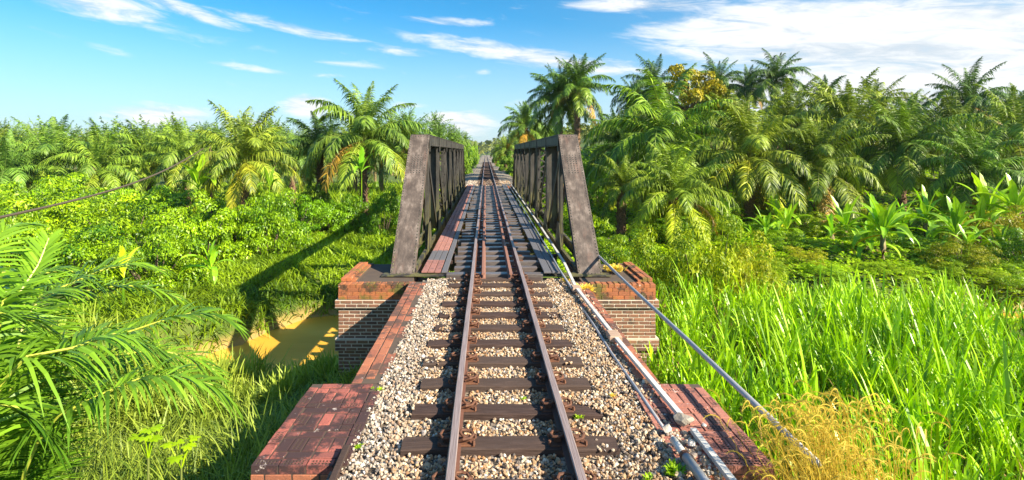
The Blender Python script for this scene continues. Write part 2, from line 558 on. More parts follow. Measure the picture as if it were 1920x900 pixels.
class FB:
    """collects foliage triangles (numpy)"""
    def __init__(s):
        s.V, s.T, s.t, s.mi, s.n = [], [], [], [], 0

    def add(s, V, T, tint, mi=0):
        s.V.append(V)
        s.T.append(T + s.n)
        s.t.append(np.broadcast_to(tint, (len(V),)).astype(np.float32) if np.ndim(tint) < 1 else tint)
        s.mi.append(np.full(len(T), mi, dtype=np.int32))
        s.n += len(V)

    def ribbons(s, P, D, S, L, Wd, droop, k=3, peak=0.35, tint=None, mi=0, grav=(0, 0, -1), fold=0.0, base=0.35):
        """n curved blades: base P, direction D, side S, length L, full width Wd, droop fraction"""
        n = len(P)
        P, D, S = np.asarray(P, float), unit(np.asarray(D, float)), unit(np.asarray(S, float))
        L = np.broadcast_to(L, (n,)).reshape(n, 1)
        Wd = np.broadcast_to(Wd, (n,)).reshape(n, 1)
        droop = np.broadcast_to(droop, (n,)).reshape(n, 1)
        G = np.array(grav, float)
        if tint is None:
            tint = rng.random(n)
        rows = []
        nv = 3 if fold else 2
        for i in range(k):
            u = i / k
            c = P + D * L * u + G * droop * L * u * u
            wdt = base + (1 - base) * min(1, u / peak) if u < peak else 1 - 0.75 * ((u - peak) / (1 - peak)) ** 1.5
            rows.append(c - S * Wd * wdt / 2)
            if fold:
                rows.append(c - G * -1 * Wd * fold * wdt * 1.0)
            rows.append(c + S * Wd * wdt / 2)
        tip = P + D * L + G * droop * L
        rows.append(tip)
        V = np.stack(rows, 1).reshape(-1, 3)
        m_ = nv * k + 1
        T = []
        for i in range(k - 1):
            a = i * nv
            for j in range(nv - 1):
                T += [(a + j, a + j + 1, a + nv + j + 1), (a + j, a + nv + j + 1, a + nv + j)]
        a = (k - 1) * nv
        for j in range(nv - 1):
            T.append((a + j, a + j + 1, m_ - 1))
        T = np.array(T)
        T = (T[None] + (np.arange(n) * m_)[:, None, None]).reshape(-1, 3)
        s.add(V, T, np.repeat(tint, m_), mi)
        return s

    def tube(s, pts, rad, n=4, tint=0.5, mi=0):
        pts = np.asarray(pts, float)
        k = len(pts)
        rad = np.broadcast_to(rad, (k,))
        d = unit(np.gradient(pts, axis=0))
        up = np.array([0, 0, 1.0])
        a = np.cross(d, up)
        bad = np.linalg.norm(a, axis=1) < 1e-2
        a[bad] = np.cross(d[bad], np.array([1.0, 0, 0]))
        a = unit(a)
        b = np.cross(d, a)
        th = 2 * np.pi * np.arange(n) / n
        V = (pts[:, None] + (a[:, None] * np.cos(th)[None, :, None] + b[:, None] * np.sin(th)[None, :, None]) * rad[:, None, None]).reshape(-1, 3)
        T = []
        for i in range(k - 1):
            for j in range(n):
                p, q = i * n + j, i * n + (j + 1) % n
                T += [(p, q, q + n), (p, q + n, p + n)]
        s.add(V, np.array(T), tint, mi)
        return s

    def mesh(s, name, mats, smooth=False):
        return tri_mesh(name, np.concatenate(s.V), np.concatenate(s.T), mats, tint=np.concatenate(s.t), midx=np.concatenate(s.mi), smooth=smooth)

    def build(s, name, mats, parent=None, **k):
        return link(name, s.mesh(name, mats), parent, **k)


def sm(x, a, b):
    u = np.clip((np.asarray(x, float) - a) / (b - a), 0, 1)
    return u * u * (3 - 2 * u)


def vnoise(x, y, s=1.0):
    x, y = np.asarray(x, float) / s, np.asarray(y, float) / s
    return (np.sin(x * 1.7 + 1.3 * np.sin(y * 1.1 + 0.5)) + np.sin(y * 1.9 + 1.1 * np.sin(x * 1.3 + 2.1)) + 0.5 * np.sin(x * 3.9 + y * 2.7)) / 2.5


WATER_Z = -3.9


def river_y(x):
    x = np.asarray(x, float)
    return 18.3 + 0.05 * x + 0.6 * np.sin(x * 0.12 + 0.6) - 0.95 * np.maximum(-x - 7.0, 0)


def hgt(x, y):
    x, y = np.asarray(x, float), np.asarray(y, float)
    z = -2.65 + 0.18 * vnoise(x, y, 3.1) + 0.08 * vnoise(x, y, 0.8)
    z = z + 0.5 * sm(x, 6, 14) * sm(y, 24, 27)
    z = z - 0.75 * sm(y, 7, 11) * (1 - sm(y, 20, 26)) * sm(-x, 0, 3) * (1 - sm(-x, 7, 10))
    # wooded rise on the right, low ridges far away
    z = z + 5.6 * sm(y, 36, 74) * sm(x, 3, 17) * (1 - 0.45 * sm(x - y * 0.55, 0, 30)) + 6 * sm(y, 80, 160) * sm(x, 10, 60)
    z = z + 5.5 * sm(y, 95, 230) * sm(-x, 8, 40) + 12 * sm(y, 500, 1300) + 4 * vnoise(x, y, 140) * sm(y, 300, 700)
    # embankments
    def emb(z, d, top, slope, plain=0.0):
        return np.maximum(z, top - np.maximum(d, 0) * slope)
    dfar = np.hypot(np.maximum(np.abs(x) - 3.1, 0), np.maximum(44.2 - y, 0) * 0.5)
    z = emb(z, dfar, -0.42, 0.30)
    dnear = np.hypot(np.maximum(np.abs(x) - 1.9, 0), np.maximum(y - 11.0, 0))
    z = emb(z, dnear, -1.55, 0.42)
    # the river
    yc = river_y(x)
    dr = np.abs(y - yc) * (1 + .9 * sm(-x, 7.5, 9.5)) * (1 + .35 * sm(x, 4, 9))
    riv = 1 - sm(dr, 2.1, 4.3)
    z = z * (1 - riv) + (-4.5) * riv
    # under the ballast and masonry
    inn = (np.abs(x) < 1.75) & (y < 11.3)
    z = np.where(inn, np.minimum(z, -0.8), z)
    inf = (np.abs(x) < 3.0) & (y > 44.4)
    z = np.where(inf, -0.34, z)
    return z


def at(px, py, Y):
    return Vector((CX + (px - VX) * Y / F, Y, H + (VY - py) * Y / F))


# ------------------------------------------------------------------ ground and water
xs = np.unique(np.concatenate([-np.geomspace(40, 2500, 34), np.arange(-40, 40.1, 0.8), np.arange(-6, 6.1, 0.25), np.geomspace(40, 2500, 34)]))
ys = np.unique(np.concatenate([-np.geomspace(12, 400, 12), np.arange(-12, 60.1, 0.6), np.arange(9, 14, 0.25), np.arange(43, 46, 0.3), np.geomspace(60, 3500, 60)]))
GX, GY = np.meshgrid(xs, ys)
GV = np.c_[GX.ravel(), GY.ravel(), hgt(GX, GY).ravel()]
nx, ny = len(xs), len(ys)
ii = (np.arange(ny - 1)[:, None] * nx + np.arange(nx - 1)[None]).ravel()
GT = np.concatenate([np.c_[ii, ii + 1, ii + nx + 1], np.c_[ii, ii + nx + 1, ii + nx]])
o = link("ground", tri_mesh("ground", GV, GT, M['ground'], smooth=True))
tag(o, kind='structure')
WB = MB()
nw = 120
for i in range(nw):
    x0, x1 = -90 + 180 * i / nw, -90 + 180 * (i + 1) / nw
    f = lambda x: float(river_y(x))
    e = 5 if x0 > -8 else 7
    WB.add([(x0, f(x0) - e, WATER_Z), (x1, f(x1) - e, WATER_Z), (x1, f(x1) + e, WATER_Z), (x0, f(x0) + e, WATER_Z)], [(0, 1, 2, 3)])
tag(WB.build("river_water", M['water']), kind='structure')

# ------------------------------------------------------------------ ballast
bb = MB()
NBED = 60
for (ya, yb, hw) in ((-14, 11.75, 1.62),):
    bb.box(-hw, hw, ya, yb, -1.2, -0.215)
tag(bb.build("ballast_bed", M['bed']), kind='structure')
fb = MB()
vs, fs = [], []
for i, y in enumerate((43.95, 60, 90, 140, 220, 400)):
    vs += [(-3.1, y, -0.40), (-1.9, y, -0.19), (1.9, y, -0.19), (3.1, y, -0.40)]
for i in range(5):
    for j in range(3):
        a = i * 4 + j
        fs.append((a, a + 1, a + 5, a + 4))
fb.add(vs, fs)
fb.add([(-3.1, 43.95, -0.40), (3.1, 43.95, -0.40), (1.9, 43.95, -0.19), (-1.9, 43.95, -0.19), (-3.1, 43.95, -1.2), (3.1, 43.95, -1.2)], [(0, 1, 2, 3), (4, 5, 1, 0)])
tag(fb.build("far_ballast_bed", M['bed']), kind='structure')

ico_t = (1 + 5 ** .5) / 2
ICO = unit(np.array([(-1, ico_t, 0), (1, ico_t, 0), (-1, -ico_t, 0), (1, -ico_t, 0), (0, -1, ico_t), (0, 1, ico_t), (0, -1, -ico_t), (0, 1, -ico_t), (ico_t, 0, -1), (ico_t, 0, 1), (-ico_t, 0, -1), (-ico_t, 0, 1)], float))
ICF = np.array([(0, 11, 5), (0, 5, 1), (0, 1, 7), (0, 7, 10), (0, 10, 11), (1, 5, 9), (5, 11, 4), (11, 10, 2), (10, 7, 6), (7, 1, 8), (3, 9, 4), (3, 4, 2), (3, 2, 6), (3, 6, 8), (3, 8, 9), (4, 9, 5), (2, 4, 11), (6, 2, 10), (8, 6, 7), (9, 8, 1)])


def stones(name, P, size, tones):
    n = len(P)
    sc = size[:, None] * rng.uniform(0.62, 1.25, (n, 3)) * np.array([1, 1, 0.85])
    V = ICO[None] * (1 + rng.uniform(-0.30, 0.22, (n, 12, 1)))
    V = V * sc[:, None]
    q = unit(rng.normal(size=(n, 4)))
    w_, x, y, z = q.T
    Rm = np.stack([np.stack([1 - 2 * (y * y + z * z), 2 * (x * y - z * w_), 2 * (x * z + y * w_)], 1), np.stack([2 * (x * y + z * w_), 1 - 2 * (x * x + z * z), 2 * (y * z - x * w_)], 1), np.stack([2 * (x * z - y * w_), 2 * (y * z + x * w_), 1 - 2 * (x * x + y * y)], 1)], 1)
    V = np.einsum('nij,nkj->nki', Rm, V) + P[:, None]
    T = (ICF[None] + (np.arange(n) * 12)[:, None, None]).reshape(-1, 3)
    return link(name, tri_mesh(name, V.reshape(-1, 3), T, M['stone'], col=np.repeat(tones, 12, axis=0)))


TON = np.array([(0.50, 0.35, 0.21), (0.62, 0.48, 0.32), (0.40, 0.25, 0.12), (0.38, 0.19, 0.07), (0.22, 0.165, 0.13), (0.11, 0.09, 0.08), (0.74, 0.66, 0.55), (0.46, 0.29, 0.16), (0.30, 0.26, 0.25)])
SLEEP_Y0, SLEEP_DY = 4.40, 0.67
SLEEP = [SLEEP_Y0 + SLEEP_DY * k for k in range(11)] + [11.62]


def strew(n, x0, x1, y0, y1, zf, smin=0.011, smax=0.0215):
    X = rng.uniform(x0, x1, n)
    Y = rng.uniform(y0, y1, n)
    on = np.zeros(n, bool)
    for s_ in SLEEP + [SLEEP_Y0 - SLEEP_DY * k for k in range(1, 4)]:
        on |= (np.abs(Y - s_) < 0.135) & (np.abs(X) < 1.04)
    on |= (np.abs(np.abs(X) - 0.53) < 0.085)
    bur = on & (np.abs(X) > .80) & (vnoise(X, Y, .33) > np.where(X > 0, .15, .5)) & (np.abs(np.abs(X) - .53) > .1)
    keep = ~on | (rng.random(n) < 0.012) | (bur & (rng.random(n) < .55))
    bur = bur[keep]
    X, Y = X[keep], Y[keep]
    S = rng.uniform(smin, smax, len(X)) * (1 + 0.35 * (rng.random(len(X)) < 0.12))
    Z = zf(X, Y) + rng.uniform(-0.022, 0.014, len(X)) + .058 * bur
    pr = np.array([.20, .14, .16, .09, .11, .07, .06, .12, .05])
    tn = TON[rng.choice(len(TON), len(X), p=pr)] * rng.uniform(.9, 1.5, (len(X), 1))
    rusty = np.exp(-((np.abs(X) - 0.5) / 0.22) ** 2) * 0.55
    tn = tn * .88 + tn.mean(1, keepdims=True) * np.array([1.0, .96, .90]) * .12
    tn = np.clip(tn, 0, .85)
    tn = tn * (1 - rusty[:, None]) + tn * np.array([1.05, 0.74, 0.46]) * rusty[:, None]
    greyl = sm(-X, 0.85, 1.3)[:, None] * 0.4
    tn = tn * (1 - greyl) + tn.mean(1, keepdims=True) * np.array([1.0, 0.98, 0.95]) * greyl
    return np.c_[X, Y, Z], S, tn


bz = lambda X, Y: -0.199 + 0.012 * vnoise(X, Y, 0.25) + 0.015 * sm(np.abs(X), 0.9, 1.3)
P1, S1, T1 = strew(44000, -1.52, 1.66, 3.3, 11.72, bz)
P2, S2, T2 = strew(900, 1.55, 1.86, 4.6, 11.3, lambda X, Y: -0.18 + 0.03 * vnoise(X, Y, 0.3), 0.013, 0.022)
P3, S3, T3 = strew(260, 1.4, 1.8, 3.9, 5.3, lambda X, Y: -0.165 + 0 * X, 0.02, 0.036)
T3 = T3 * 0.8 + 0.08
o = stones("ballast", np.concatenate([P1, P2, P3]), np.concatenate([S1, S2, S3]), np.concatenate([T1, T2, T3]))
tag(o, "cream and brown crushed stone ballast between and beside the rails", "gravel", kind='stuff')
P4, S4, T4 = strew(2600, -1.9, 1.9, 44.0, 52, lambda X, Y: -0.185 + 0 * X, 0.03, 0.05)
tag(stones("far_ballast", P4, S4, T4), "pale ballast stones on the track beyond the bridge", "gravel", kind='stuff')

# ------------------------------------------------------------------ rails
PROF = [(-0.06, -0.14), (0.06, -0.14), (0.06, -0.128), (0.012, -0.112), (0.009, -0.045), (0.038, -0.032), (0.038, -0.008), (0.031, 0.0), (-0.031, 0.0), (-0.038, -0.008), (-0.038, -0.032), (-0.009, -0.045), (-0.012, -0.112), (-0.06, -0.128)]


def rail_mesh(ys_, prof=PROF, top=(6, 7, 8), wob=0.004):
    b = MB()
    n = len(prof)
    for y in ys_:
        dxx = wob * math.sin(y * 0.7) + wob * 0.5 * math.sin(y * 1.9)
        b.v += [(x + dxx, y, z) for x, z in prof]
    for i in range(len(ys_) - 1):
        for j in range(n):
            b.f.append((i * n + j, i * n + (j + 1) % n, (i + 1) * n + (j + 1) % n, (i + 1) * n + j))
            b.m.append(1 if j in top else 0)
    b.f += [tuple(range(n - 1, -1, -1)), tuple((len(ys_) - 1) * n + j for j in range(n))]
    b.m += [0, 0]
    return b


YS = list(np.arange(-14, 60, 1.0)) + list(np.linspace(60, 400, 40))
for sx, side in ((-1, 'left'), (1, 'right')):
    r = rail_mesh(YS).build("rail", [M['rail_side'], M['rail_head']], loc=(sx * 0.53, 0, 0))
    tag(r, "%s running rail with bright worn head and rusty brown web" % ('long' if 0 else ('left hand' if sx < 0 else 'right hand')), "rail", "running rails of the track")
    g_ = rail_mesh(list(np.arange(11.55, 44.3, 0.65)), [(x * 0.9, z * 0.9 - 0.014) for x, z in PROF], ()).build("guard_rail", [M['guard'], M['guard']], loc=(sx * 0.30, 0, 0))
    tag(g_, "rusty pink inner guard rail on the bridge beside the %s running rail" % ('left' if sx < 0 else 'right'), "guard rail", "guard rails between the running rails")

# ------------------------------------------------------------------ sleepers
def clip_mesh():
    b = MB()
    pts = [(-0.05, -0.055, 0.02), (0.0, -0.062, 0.045), (0.055, -0.045, 0.05), (0.075, 0.0, 0.052), (0.055, 0.045, 0.056), (0.01, 0.055, 0.062), (-0.03, 0.035, 0.07), (-0.035, 0.0, 0.066), (0.0, -0.022, 0.045), (0.04, -0.01, 0.03)]
    b.tube(pts, 0.0125, 6)
    b.cbox(-0.012, 0.05, -0.028, 0.028, -0.005, 0.045, 0.01)
    b.tube([(0.085, -0.05, 0.0), (0.085, -0.05, 0.035)], [0.017, 0.013], 6)
    b.tube([(0.085, 0.055, 0.0), (0.085, 0.055, 0.03)], [0.017, 0.013], 6)
    return b.mesh("clip", M['rust'])


CLIP = clip_mesh()
PLATE = MB().cbox(-0.175, 0.175, -0.085, 0.085, -0.004, 0.014, 0.005).mesh("baseplate", M['rust'])


def sleeper_mesh(L, wd, hh, seed, m):
    r = random.Random(seed)
    b = MB()
    nseg = 8
    for i in range(nseg + 1):
        x = -L / 2 + L * i / nseg
        e = 0.012 if i in (0, nseg) else 0
        for (y, z) in ((-wd / 2, -hh), (-wd / 2, -0.012), (-wd / 2 + 0.012, 0), (0, 0.002), (wd / 2 - 0.012, 0), (wd / 2, -0.012), (wd / 2, -hh)):
            b.v.append((x + r.uniform(-.004, .004), y * (1 - e) + r.uniform(-0.005, 0.005), z + r.uniform(-0.005, 0.003) - e * .5))
    for i in range(nseg):
        for j in range(7):
            a, c = i * 7 + j, i * 7 + (j + 1) % 7
            b.f.append((a, a + 7, c + 7, c))
            b.m.append(0)
    b.f += [tuple(range(7)), tuple(nseg * 7 + j for j in range(6, -1, -1))]
    b.m += [0, 0]
    return b.mesh("sleeper", m)


SLM = [sleeper_mesh(2.06, 0.235, 0.16, i, M['timber']) for i in range(4)]
SLB = [sleeper_mesh(2.1, 0.24, 0.16, i + 9, M['timber_grey']) for i in range(4)]
ORD = ["first", "second", "third", "fourth", "fifth", "sixth", "seventh", "eighth", "ninth", "tenth", "eleventh", "twelfth", "thirteenth", "fourteenth", "fifteenth", "sixteenth"]


def ordn(k):
    if k < 16:
        return ORD[k]
    tens = {2: "twenty", 3: "thirty", 4: "forty", 5: "fifty", 6: "sixty"}
    k += 1
    if k < 20:
        return ["seventeenth", "eighteenth", "nineteenth"][k - 17]
    if k % 10 == 0:
        return tens[k // 10][:-1] + "ieth"
    return tens[k // 10] + "-" + ORD[k % 10 - 1]


for k, y in enumerate(SLEEP):
    s_ = link("sleeper", SLM[k % 4], loc=(random.uniform(-.03, .03) - 0.02, y, -0.142 + random.uniform(-.004, .002)), rot=(0, 0, random.uniform(-.008, .008)), scale=(random.uniform(.97, 1.02), 1, 1))
    tag(s_, "brown timber sleeper in the ballast, %s counting away from the viewer" % ordn(k), "sleeper", "timber sleepers on the ballasted track")
    for sx in (-1, 1):
        p = link("baseplate", PLATE, s_, loc=(sx * 0.53 + 0.02, 0, 0.0))
        for q in (-1, 1):
            link("rail_clip", CLIP, p, loc=(q * 0.072, random.uniform(-.008, .008), 0.012), rot=(random.uniform(-.08, .08), 0, (0 if q > 0 else math.pi) + random.uniform(-.12, .12)), scale=(1.15, 1.3, 1.1))
PLS = MB().cbox(-0.12, 0.12, -0.06, 0.06, -0.004, 0.02, 0.006).mesh("rail_chair", M['rust'])
BS = [12.15 + 0.66 * k for k in range(48)]
for k, y in enumerate(BS):
    s_ = link("bridge_sleeper", SLB[k % 4], loc=(random.uniform(-.07, .07), y, -0.142 + random.uniform(-.005, .002)), rot=(0, 0, random.uniform(-.02, .02)), scale=(random.uniform(.93, 1.05), random.uniform(.8, 1.0), 1))
    tag(s_, "weathered grey timber sleeper on the bridge deck, %s from the near pier" % ordn(k), "sleeper", "open timber sleepers across the bridge")
    if k < 22:
        for sx in (-1, 1):
            link("rail_chair", PLS, s_, loc=(sx * 0.53, 0, 0))
for k in range(24):
    s_ = link("sleeper", SLM[k % 4], loc=(random.uniform(-.03, .03), 44.4 + .67 * k, -0.145))
    tag(s_, "small brown sleeper beyond the bridge, %s after the far end" % ordn(k), "sleeper", "timber sleepers on the track past the bridge")
b = MB()
for k in range(120):
    y = 44.4 + .67 * (24 + k)
    b.box(-1, 1, y - .12, y + .12, -0.25, -0.145)
tag(b.build("distant_sleepers", M['timber']), "faint sleepers of the track towards the horizon", "sleepers", kind='stuff')

# ------------------------------------------------------------------ bricks
BL_, BW_, BH_ = 0.216, 0.096, 0.055


def brick_mesh(lx, ly, lz, m, seed, c=0.006):
    r = random.Random(seed)
    b = MB().cbox(-lx / 2, lx / 2, -ly / 2, ly / 2, -lz, 0, c)
    b.v = [(x + r.uniform(-.003, .003), y + r.uniform(-.003, .003), z + r.uniform(-.002, .002)) for x, y, z in b.v]
    return b.mesh("brick", m)


def holed_brick(lx, ly, lz, m, md, nx_, ny_):
    """brick with rows of real core holes in its top"""
    b = MB()
    xe = [-lx / 2]
    mg = 0.022
    st = (lx - 2 * mg) / nx_
    for i in range(nx_):
        xe += [-lx / 2 + mg + st * (i + .24), -lx / 2 + mg + st * (i + .76)]
    xe.append(lx / 2)
    ye = [-ly / 2]
    sy_ = (ly - 0.03) / ny_
    for i in range(ny_):
        ye += [-ly / 2 + .015 + sy_ * (i + .2), -ly / 2 + .015 + sy_ * (i + .8)]
    ye.append(ly / 2)
    for i in range(len(xe) - 1):
        for j in range(len(ye) - 1):
            x0, x1, y0, y1 = xe[i], xe[i + 1], ye[j], ye[j + 1]
            if i % 2 and j % 2:
                dd = -0.03
                b.add([(x0, y0, 0), (x1, y0, 0), (x1, y1, 0), (x0, y1, 0), (x0, y0, dd), (x1, y0, dd), (x1, y1, dd), (x0, y1, dd)], [(0, 1, 5, 4), (1, 2, 6, 5), (2, 3, 7, 6), (3, 0, 4, 7), (4, 5, 6, 7)], 1)
            else:
                b.add([(x0, y0, 0), (x1, y0, 0), (x1, y1, 0), (x0, y1, 0)], [(0, 1, 2, 3)])
    b.add([(-lx / 2, -ly / 2, -lz), (lx / 2, -ly / 2, -lz), (lx / 2, ly / 2, -lz), (-lx / 2, ly / 2, -lz), (-lx / 2, -ly / 2, 0), (lx / 2, -ly / 2, 0), (lx / 2, ly / 2, 0), (-lx / 2, ly / 2, 0)], [(0, 1, 5, 4), (1, 2, 6, 5), (2, 3, 7, 6), (3, 0, 4, 7)])
    return b.mesh("brick", [m, md])


TOPS = {sx: ([brick_mesh(0.230, 0.104, 0.075, mm, i) for i in range(3)], holed_brick(0.230, 0.104, 0.075, mm, M['mortar_dark'], 6, 2)) for sx, mm in ((-1, M['brick_top']), (1, M['brick_pale']))}
COPB = [brick_mesh(0.243, 0.117, 0.075, M['brick_cope'], i + 5) for i in range(3)]
ZT = -0.165


def buttress(sx, side):
    """brick platform beside the ballast; x measured outwards from the track"""
    xa, xb, ya, yb = 1.47, 2.33, 4.72, 6.42
    root = empty("brick_buttress", (sx * 1.9, 5.5, -2.0), "dark red brick platform beside the ballast at the near %s" % ('left, stained black' if sx < 0 else 'right, with pipes on it'), "brick buttress", "brick platforms flanking the track")
    L = Vector((-sx * 1.9, -5.5, 2.0))
    TOPB, TOPH = TOPS[sx]

    def put(me, x, y, z, rz=0.0):
        o_ = link("brick", me, root, loc=Vector((sx * x, y, z)) + L, rot=(random.uniform(-.012, .012), random.uniform(-.012, .012), rz + random.uniform(-.012, .012)))
        return o_
    b = MB().box(sx * xa if sx > 0 else -xb + .01, xb - .01 if sx > 0 else -xa, ya + .01, yb - .01, -2.6, ZT - 0.012)
    c = b.build("masonry_core", M['mortar_dark'], root, loc=L)
    # front row: perforated bricks lengthwise in X
    nf = 3
    for i in range(nf):
        put(TOPH, xb - 0.125 - i * 0.245, ya + 0.058, ZT)
    # outer border and inner border, bricks lengthwise in Y
    y = ya + 0.118 + 0.122
    k = 0
    while y < yb - 0.05:
        put(TOPH if k % 3 == 1 else TOPB[k % 3], xb - 0.058, y, ZT, math.pi / 2)
        put(TOPH if k % 2 == 0 else TOPB[k % 3], xa + 0.058, y - 0.1, ZT + .002, math.pi / 2)
        y += 0.245
        k += 1
    # interior field: alternating bond
    x0, x1 = xa + 0.118, xb - 0.118
    y = ya + 0.122
    k = 0
    while y + 0.11 < yb:
        if k % 3 == 1 and y + 0.245 < yb:      # upright bricks
            nb = 5
            wdt = (x1 - x0) / nb
            for i in range(nb):
                o_ = put(TOPH if (i + k) % 4 == 0 else TOPB[i % 3], x0 + wdt * (i + .5), y + 0.122, ZT - random.uniform(0, .004), math.pi / 2)
                o_.scale = (1, wdt / 0.118, 1)
            y += 0.246
        else:
            off = 0.12 if k % 2 else 0.0
            x = x0
            while x < x1 - 0.03:
                ww = min(0.245 if x > x0 or not off else off, x1 - x)
                o_ = put(TOPH if random.random() < .2 else TOPB[k % 3], x + ww / 2, y + 0.059, ZT - random.uniform(0, .004))
                o_.scale = ((ww - .008) / 0.238, 1, 1)
                x += ww
            y += 0.118
        k += 1
    # front face courses below the top row in the coping brick
    for r_ in range(5):
        z = ZT - 0.08 - 0.078 * r_
        off = 0.12 * (r_ % 2)
        x = xa
        while x < xb - 0.03:
            ww = min(0.245 if x > xa or not off else off, xb - x)
            o_ = put(COPB[r_ % 3], x + ww / 2, ya + 0.058, z)
            o_.scale = ((ww - .01) / 0.252, .9, .95)
            x += ww


def parapet(sx, side):
    xa, xb, ya, yb = 1.47, 1.87, 6.43, 11.44
    root = empty("brick_parapet", (sx * 1.67, 9.0, -2.0), "three brick wide red coping strip along the %s edge of the ballast" % side, "brick parapet", "brick copings along the ballast")
    L = Vector((-sx * 1.67, -9.0, 2.0))
    b = MB().box(min(sx * xa, sx * (xb - .01)), max(sx * xa, sx * (xb - .01)), ya, yb, -2.6, ZT - 0.012)
    b.build("masonry_core", M['mortar_dark'], root, loc=L)
    for j in range(3):
        y = ya + 0.13 + (0.12 if j == 1 else 0)
        while y < yb - 0.08:
            o_ = link("brick", COPB[j], root, loc=Vector((sx * (xa + 0.067 + j * 0.133), y, ZT + random.uniform(-.006, .004) - (0.012 if j == 0 else 0))) + L, rot=(random.uniform(-.015, .015), random.uniform(-.02, .02), math.pi / 2 + random.uniform(-.015, .015)))
            y += 0.262


for sx, side in ((-1, 'left'), (1, 'right')):
    buttress(sx, side)
    parapet(sx, side)

WALLB = [brick_mesh(BL_, 0.06, BH_, M['brick_wall'], i + 20, .004) for i in range(3)]
WALLH = [brick_mesh(BW_, 0.06, BH_, M['brick_wall'], i + 30, .004) for i in range(2)]
ORAB = [brick_mesh(0.115, 0.235, 0.085, M['brick_orange'], i + 40, .012) for i in range(3)]
ORAS = [brick_mesh(0.235, 0.10, 0.075, M['brick_orange'], i + 50, .008) for i in range(3)]


def pier(sx, side):
    """wing of the near pier: profile by courses from the cap down"""
    xa, xb, yf = 1.88, 3.42, 11.48
    zc = -0.235
    root = empty("brick_pier", (sx * 2.65, 12.4, -4.4), "tall brick bridge pier under the %s truss with orange mossy cap" % side, "bridge pier", "brick piers carrying the truss ends")
    L = Vector((-sx * 2.65, -12.4, 4.4))

    def bx(x0, x1, y0, y1, z0, z1):
        return MB().box(min(sx * x0, sx * x1), max(sx * x0, sx * x1), y0, y1, z0, z1)
    bx(xa, xb - .008, yf + .008, 13.6, -4.6, zc - 0.76).build("pier_core", M['mortar'], root, loc=L)
    bx(xa, xb + .052, yf - .052, 13.64, zc - 0.50, zc - 0.34).build("corbel_core", M['mortar'], root, loc=L)
    bx(xa, xb - .008, yf + .008, 13.6, zc - 0.76, zc - 0.50).build("neck_core", M['mortar'], root, loc=L)
    bx(xa, xb + .052, yf - .052, 13.64, zc - 1.42, zc - 1.16).build("band_core", M['mortar'], root, loc=L)
    bx(xa, xb - .01, yf + .01, 13.6, zc - 0.34, zc - 0.02).build("cap_core", M['mortar_dark'], root, loc=L)

    def put(me, x, y, z, rz=0.0, s=(1, 1, 1)):
        return link("brick", me, root, loc=Vector((sx * x, y, z)) + L, rot=(random.uniform(-.01, .01), random.uniform(-.01, .01), rz + random.uniform(-.01, .01)), scale=s)
    # cap: row of headers seen from above, two courses of stretchers under it
    n = 12
    for i in range(n):
        put(ORAB[i % 3], xa + 0.065 + i * 0.1285, yf + 0.118, zc + random.uniform(-.008, .006))
    for r_ in range(3):
        x = xa + 0.12 - 0.12 * (r_ % 2)
        z = zc - 0.092 - 0.08 * r_
        while x < xb - .02:
            ww = min(0.245, xb - x) if x >= xa + .11 else 0.245
            if x + ww > xb:
                ww = xb - x
            if ww > .06:
                put(ORAS[r_ % 3], x + ww / 2, yf + 0.05 - 0.004 * r_, z, 0, ((ww - .01) / 0.235, 1, 1))
            x += ww
    # outer kerb running back along the pier side
    for j in range(3):
        y = yf + 0.36
        while y < 13.5:
            put(ORAS[j], xb - 0.05 - j * 0.11, y, zc + 0.075 if j < 2 else zc + 0.03, math.pi / 2)
            y += 0.245
    bx(xb - 0.33, xb - .01, yf + 0.25, 13.58, zc - .02, zc + 0.01).build("kerb_core", M['mortar_dark'], root, loc=L)
    # wall courses
    z = zc - 0.34
    k = 0
    while z > -2.75 and k < 30:
        rel = zc - z
        proud = 0.06 if (0.33 <= rel < 0.49 or 1.15 <= rel < 1.40) else 0.0
        x = xb + proud
        f_ = k % 2 == 0
        while x > xa + 0.04:
            me = WALLB[k % 3]
            ww = 0.24
            if f_:
                ww = 0.12
                f_ = False
                me = WALLH[k % 2]
            if x - ww < xa:
                break
            put(me, x - ww / 2, yf - proud + 0.0325 - random.uniform(0, .004), z - 0.006)
            x -= ww
        z -= 0.0775
        k += 1


pier(-1, 'left')
pier(1, 'right')
# main body of both abutments between the wings, and the far one
for nm, y0, y1, lab in (("abutment_wall", 11.76, 13.55, "brick abutment body hidden below the near end of the bridge deck"), ("abutment_wall", 42.9, 43.9, "red brick abutment at the far end of the bridge")):
    b = MB().box(-1.86 if y0 < 20 else -3.3, 1.86 if y0 < 20 else 3.3, y0, y1, -4.8, -0.62)
    o = b.build(nm, M['brick_wall'])
    tag(o, lab, "abutment")
b = MB()
root = empty("far_kerb_wall", (0, 43.4, -0.62), "low red brick kerb at the far end of the bridge", "kerb wall")
for sx in (-1, 1):
    for i in range(7):
        link("brick", ORAS[i % 3], root, loc=(sx * (1.62 + i * 0.245), 0.0, 0.42), scale=(1, 1.6, 3.4))
    MB().box(min(sx * 1.5, sx * 3.3), max(sx * 1.5, sx * 3.3), -.07, .07, 0, .30).build("kerb_core", M['mortar_dark'], root)

# ------------------------------------------------------------------ trusses
NY = [12.3 + 3.47 * i for i in range(10)]
ZB, ZTOP = -0.27, 3.12


def rivets(pts, nrm, r=0.02):
    b = MB()
    nrm = Vector(nrm).normalized()
    a = nrm.orthogonal().normalized()
    c = nrm.cross(a)
    for p in pts:
        p = Vector(p)
        ring = [p + (a * math.cos(t_) + c * math.sin(t_)) * r for t_ in [i * math.pi / 3 for i in range(6)]]
        b.add(ring + [p + nrm * r * .75], [(i, (i + 1) % 6, 6) for i in range(6)])
    return b


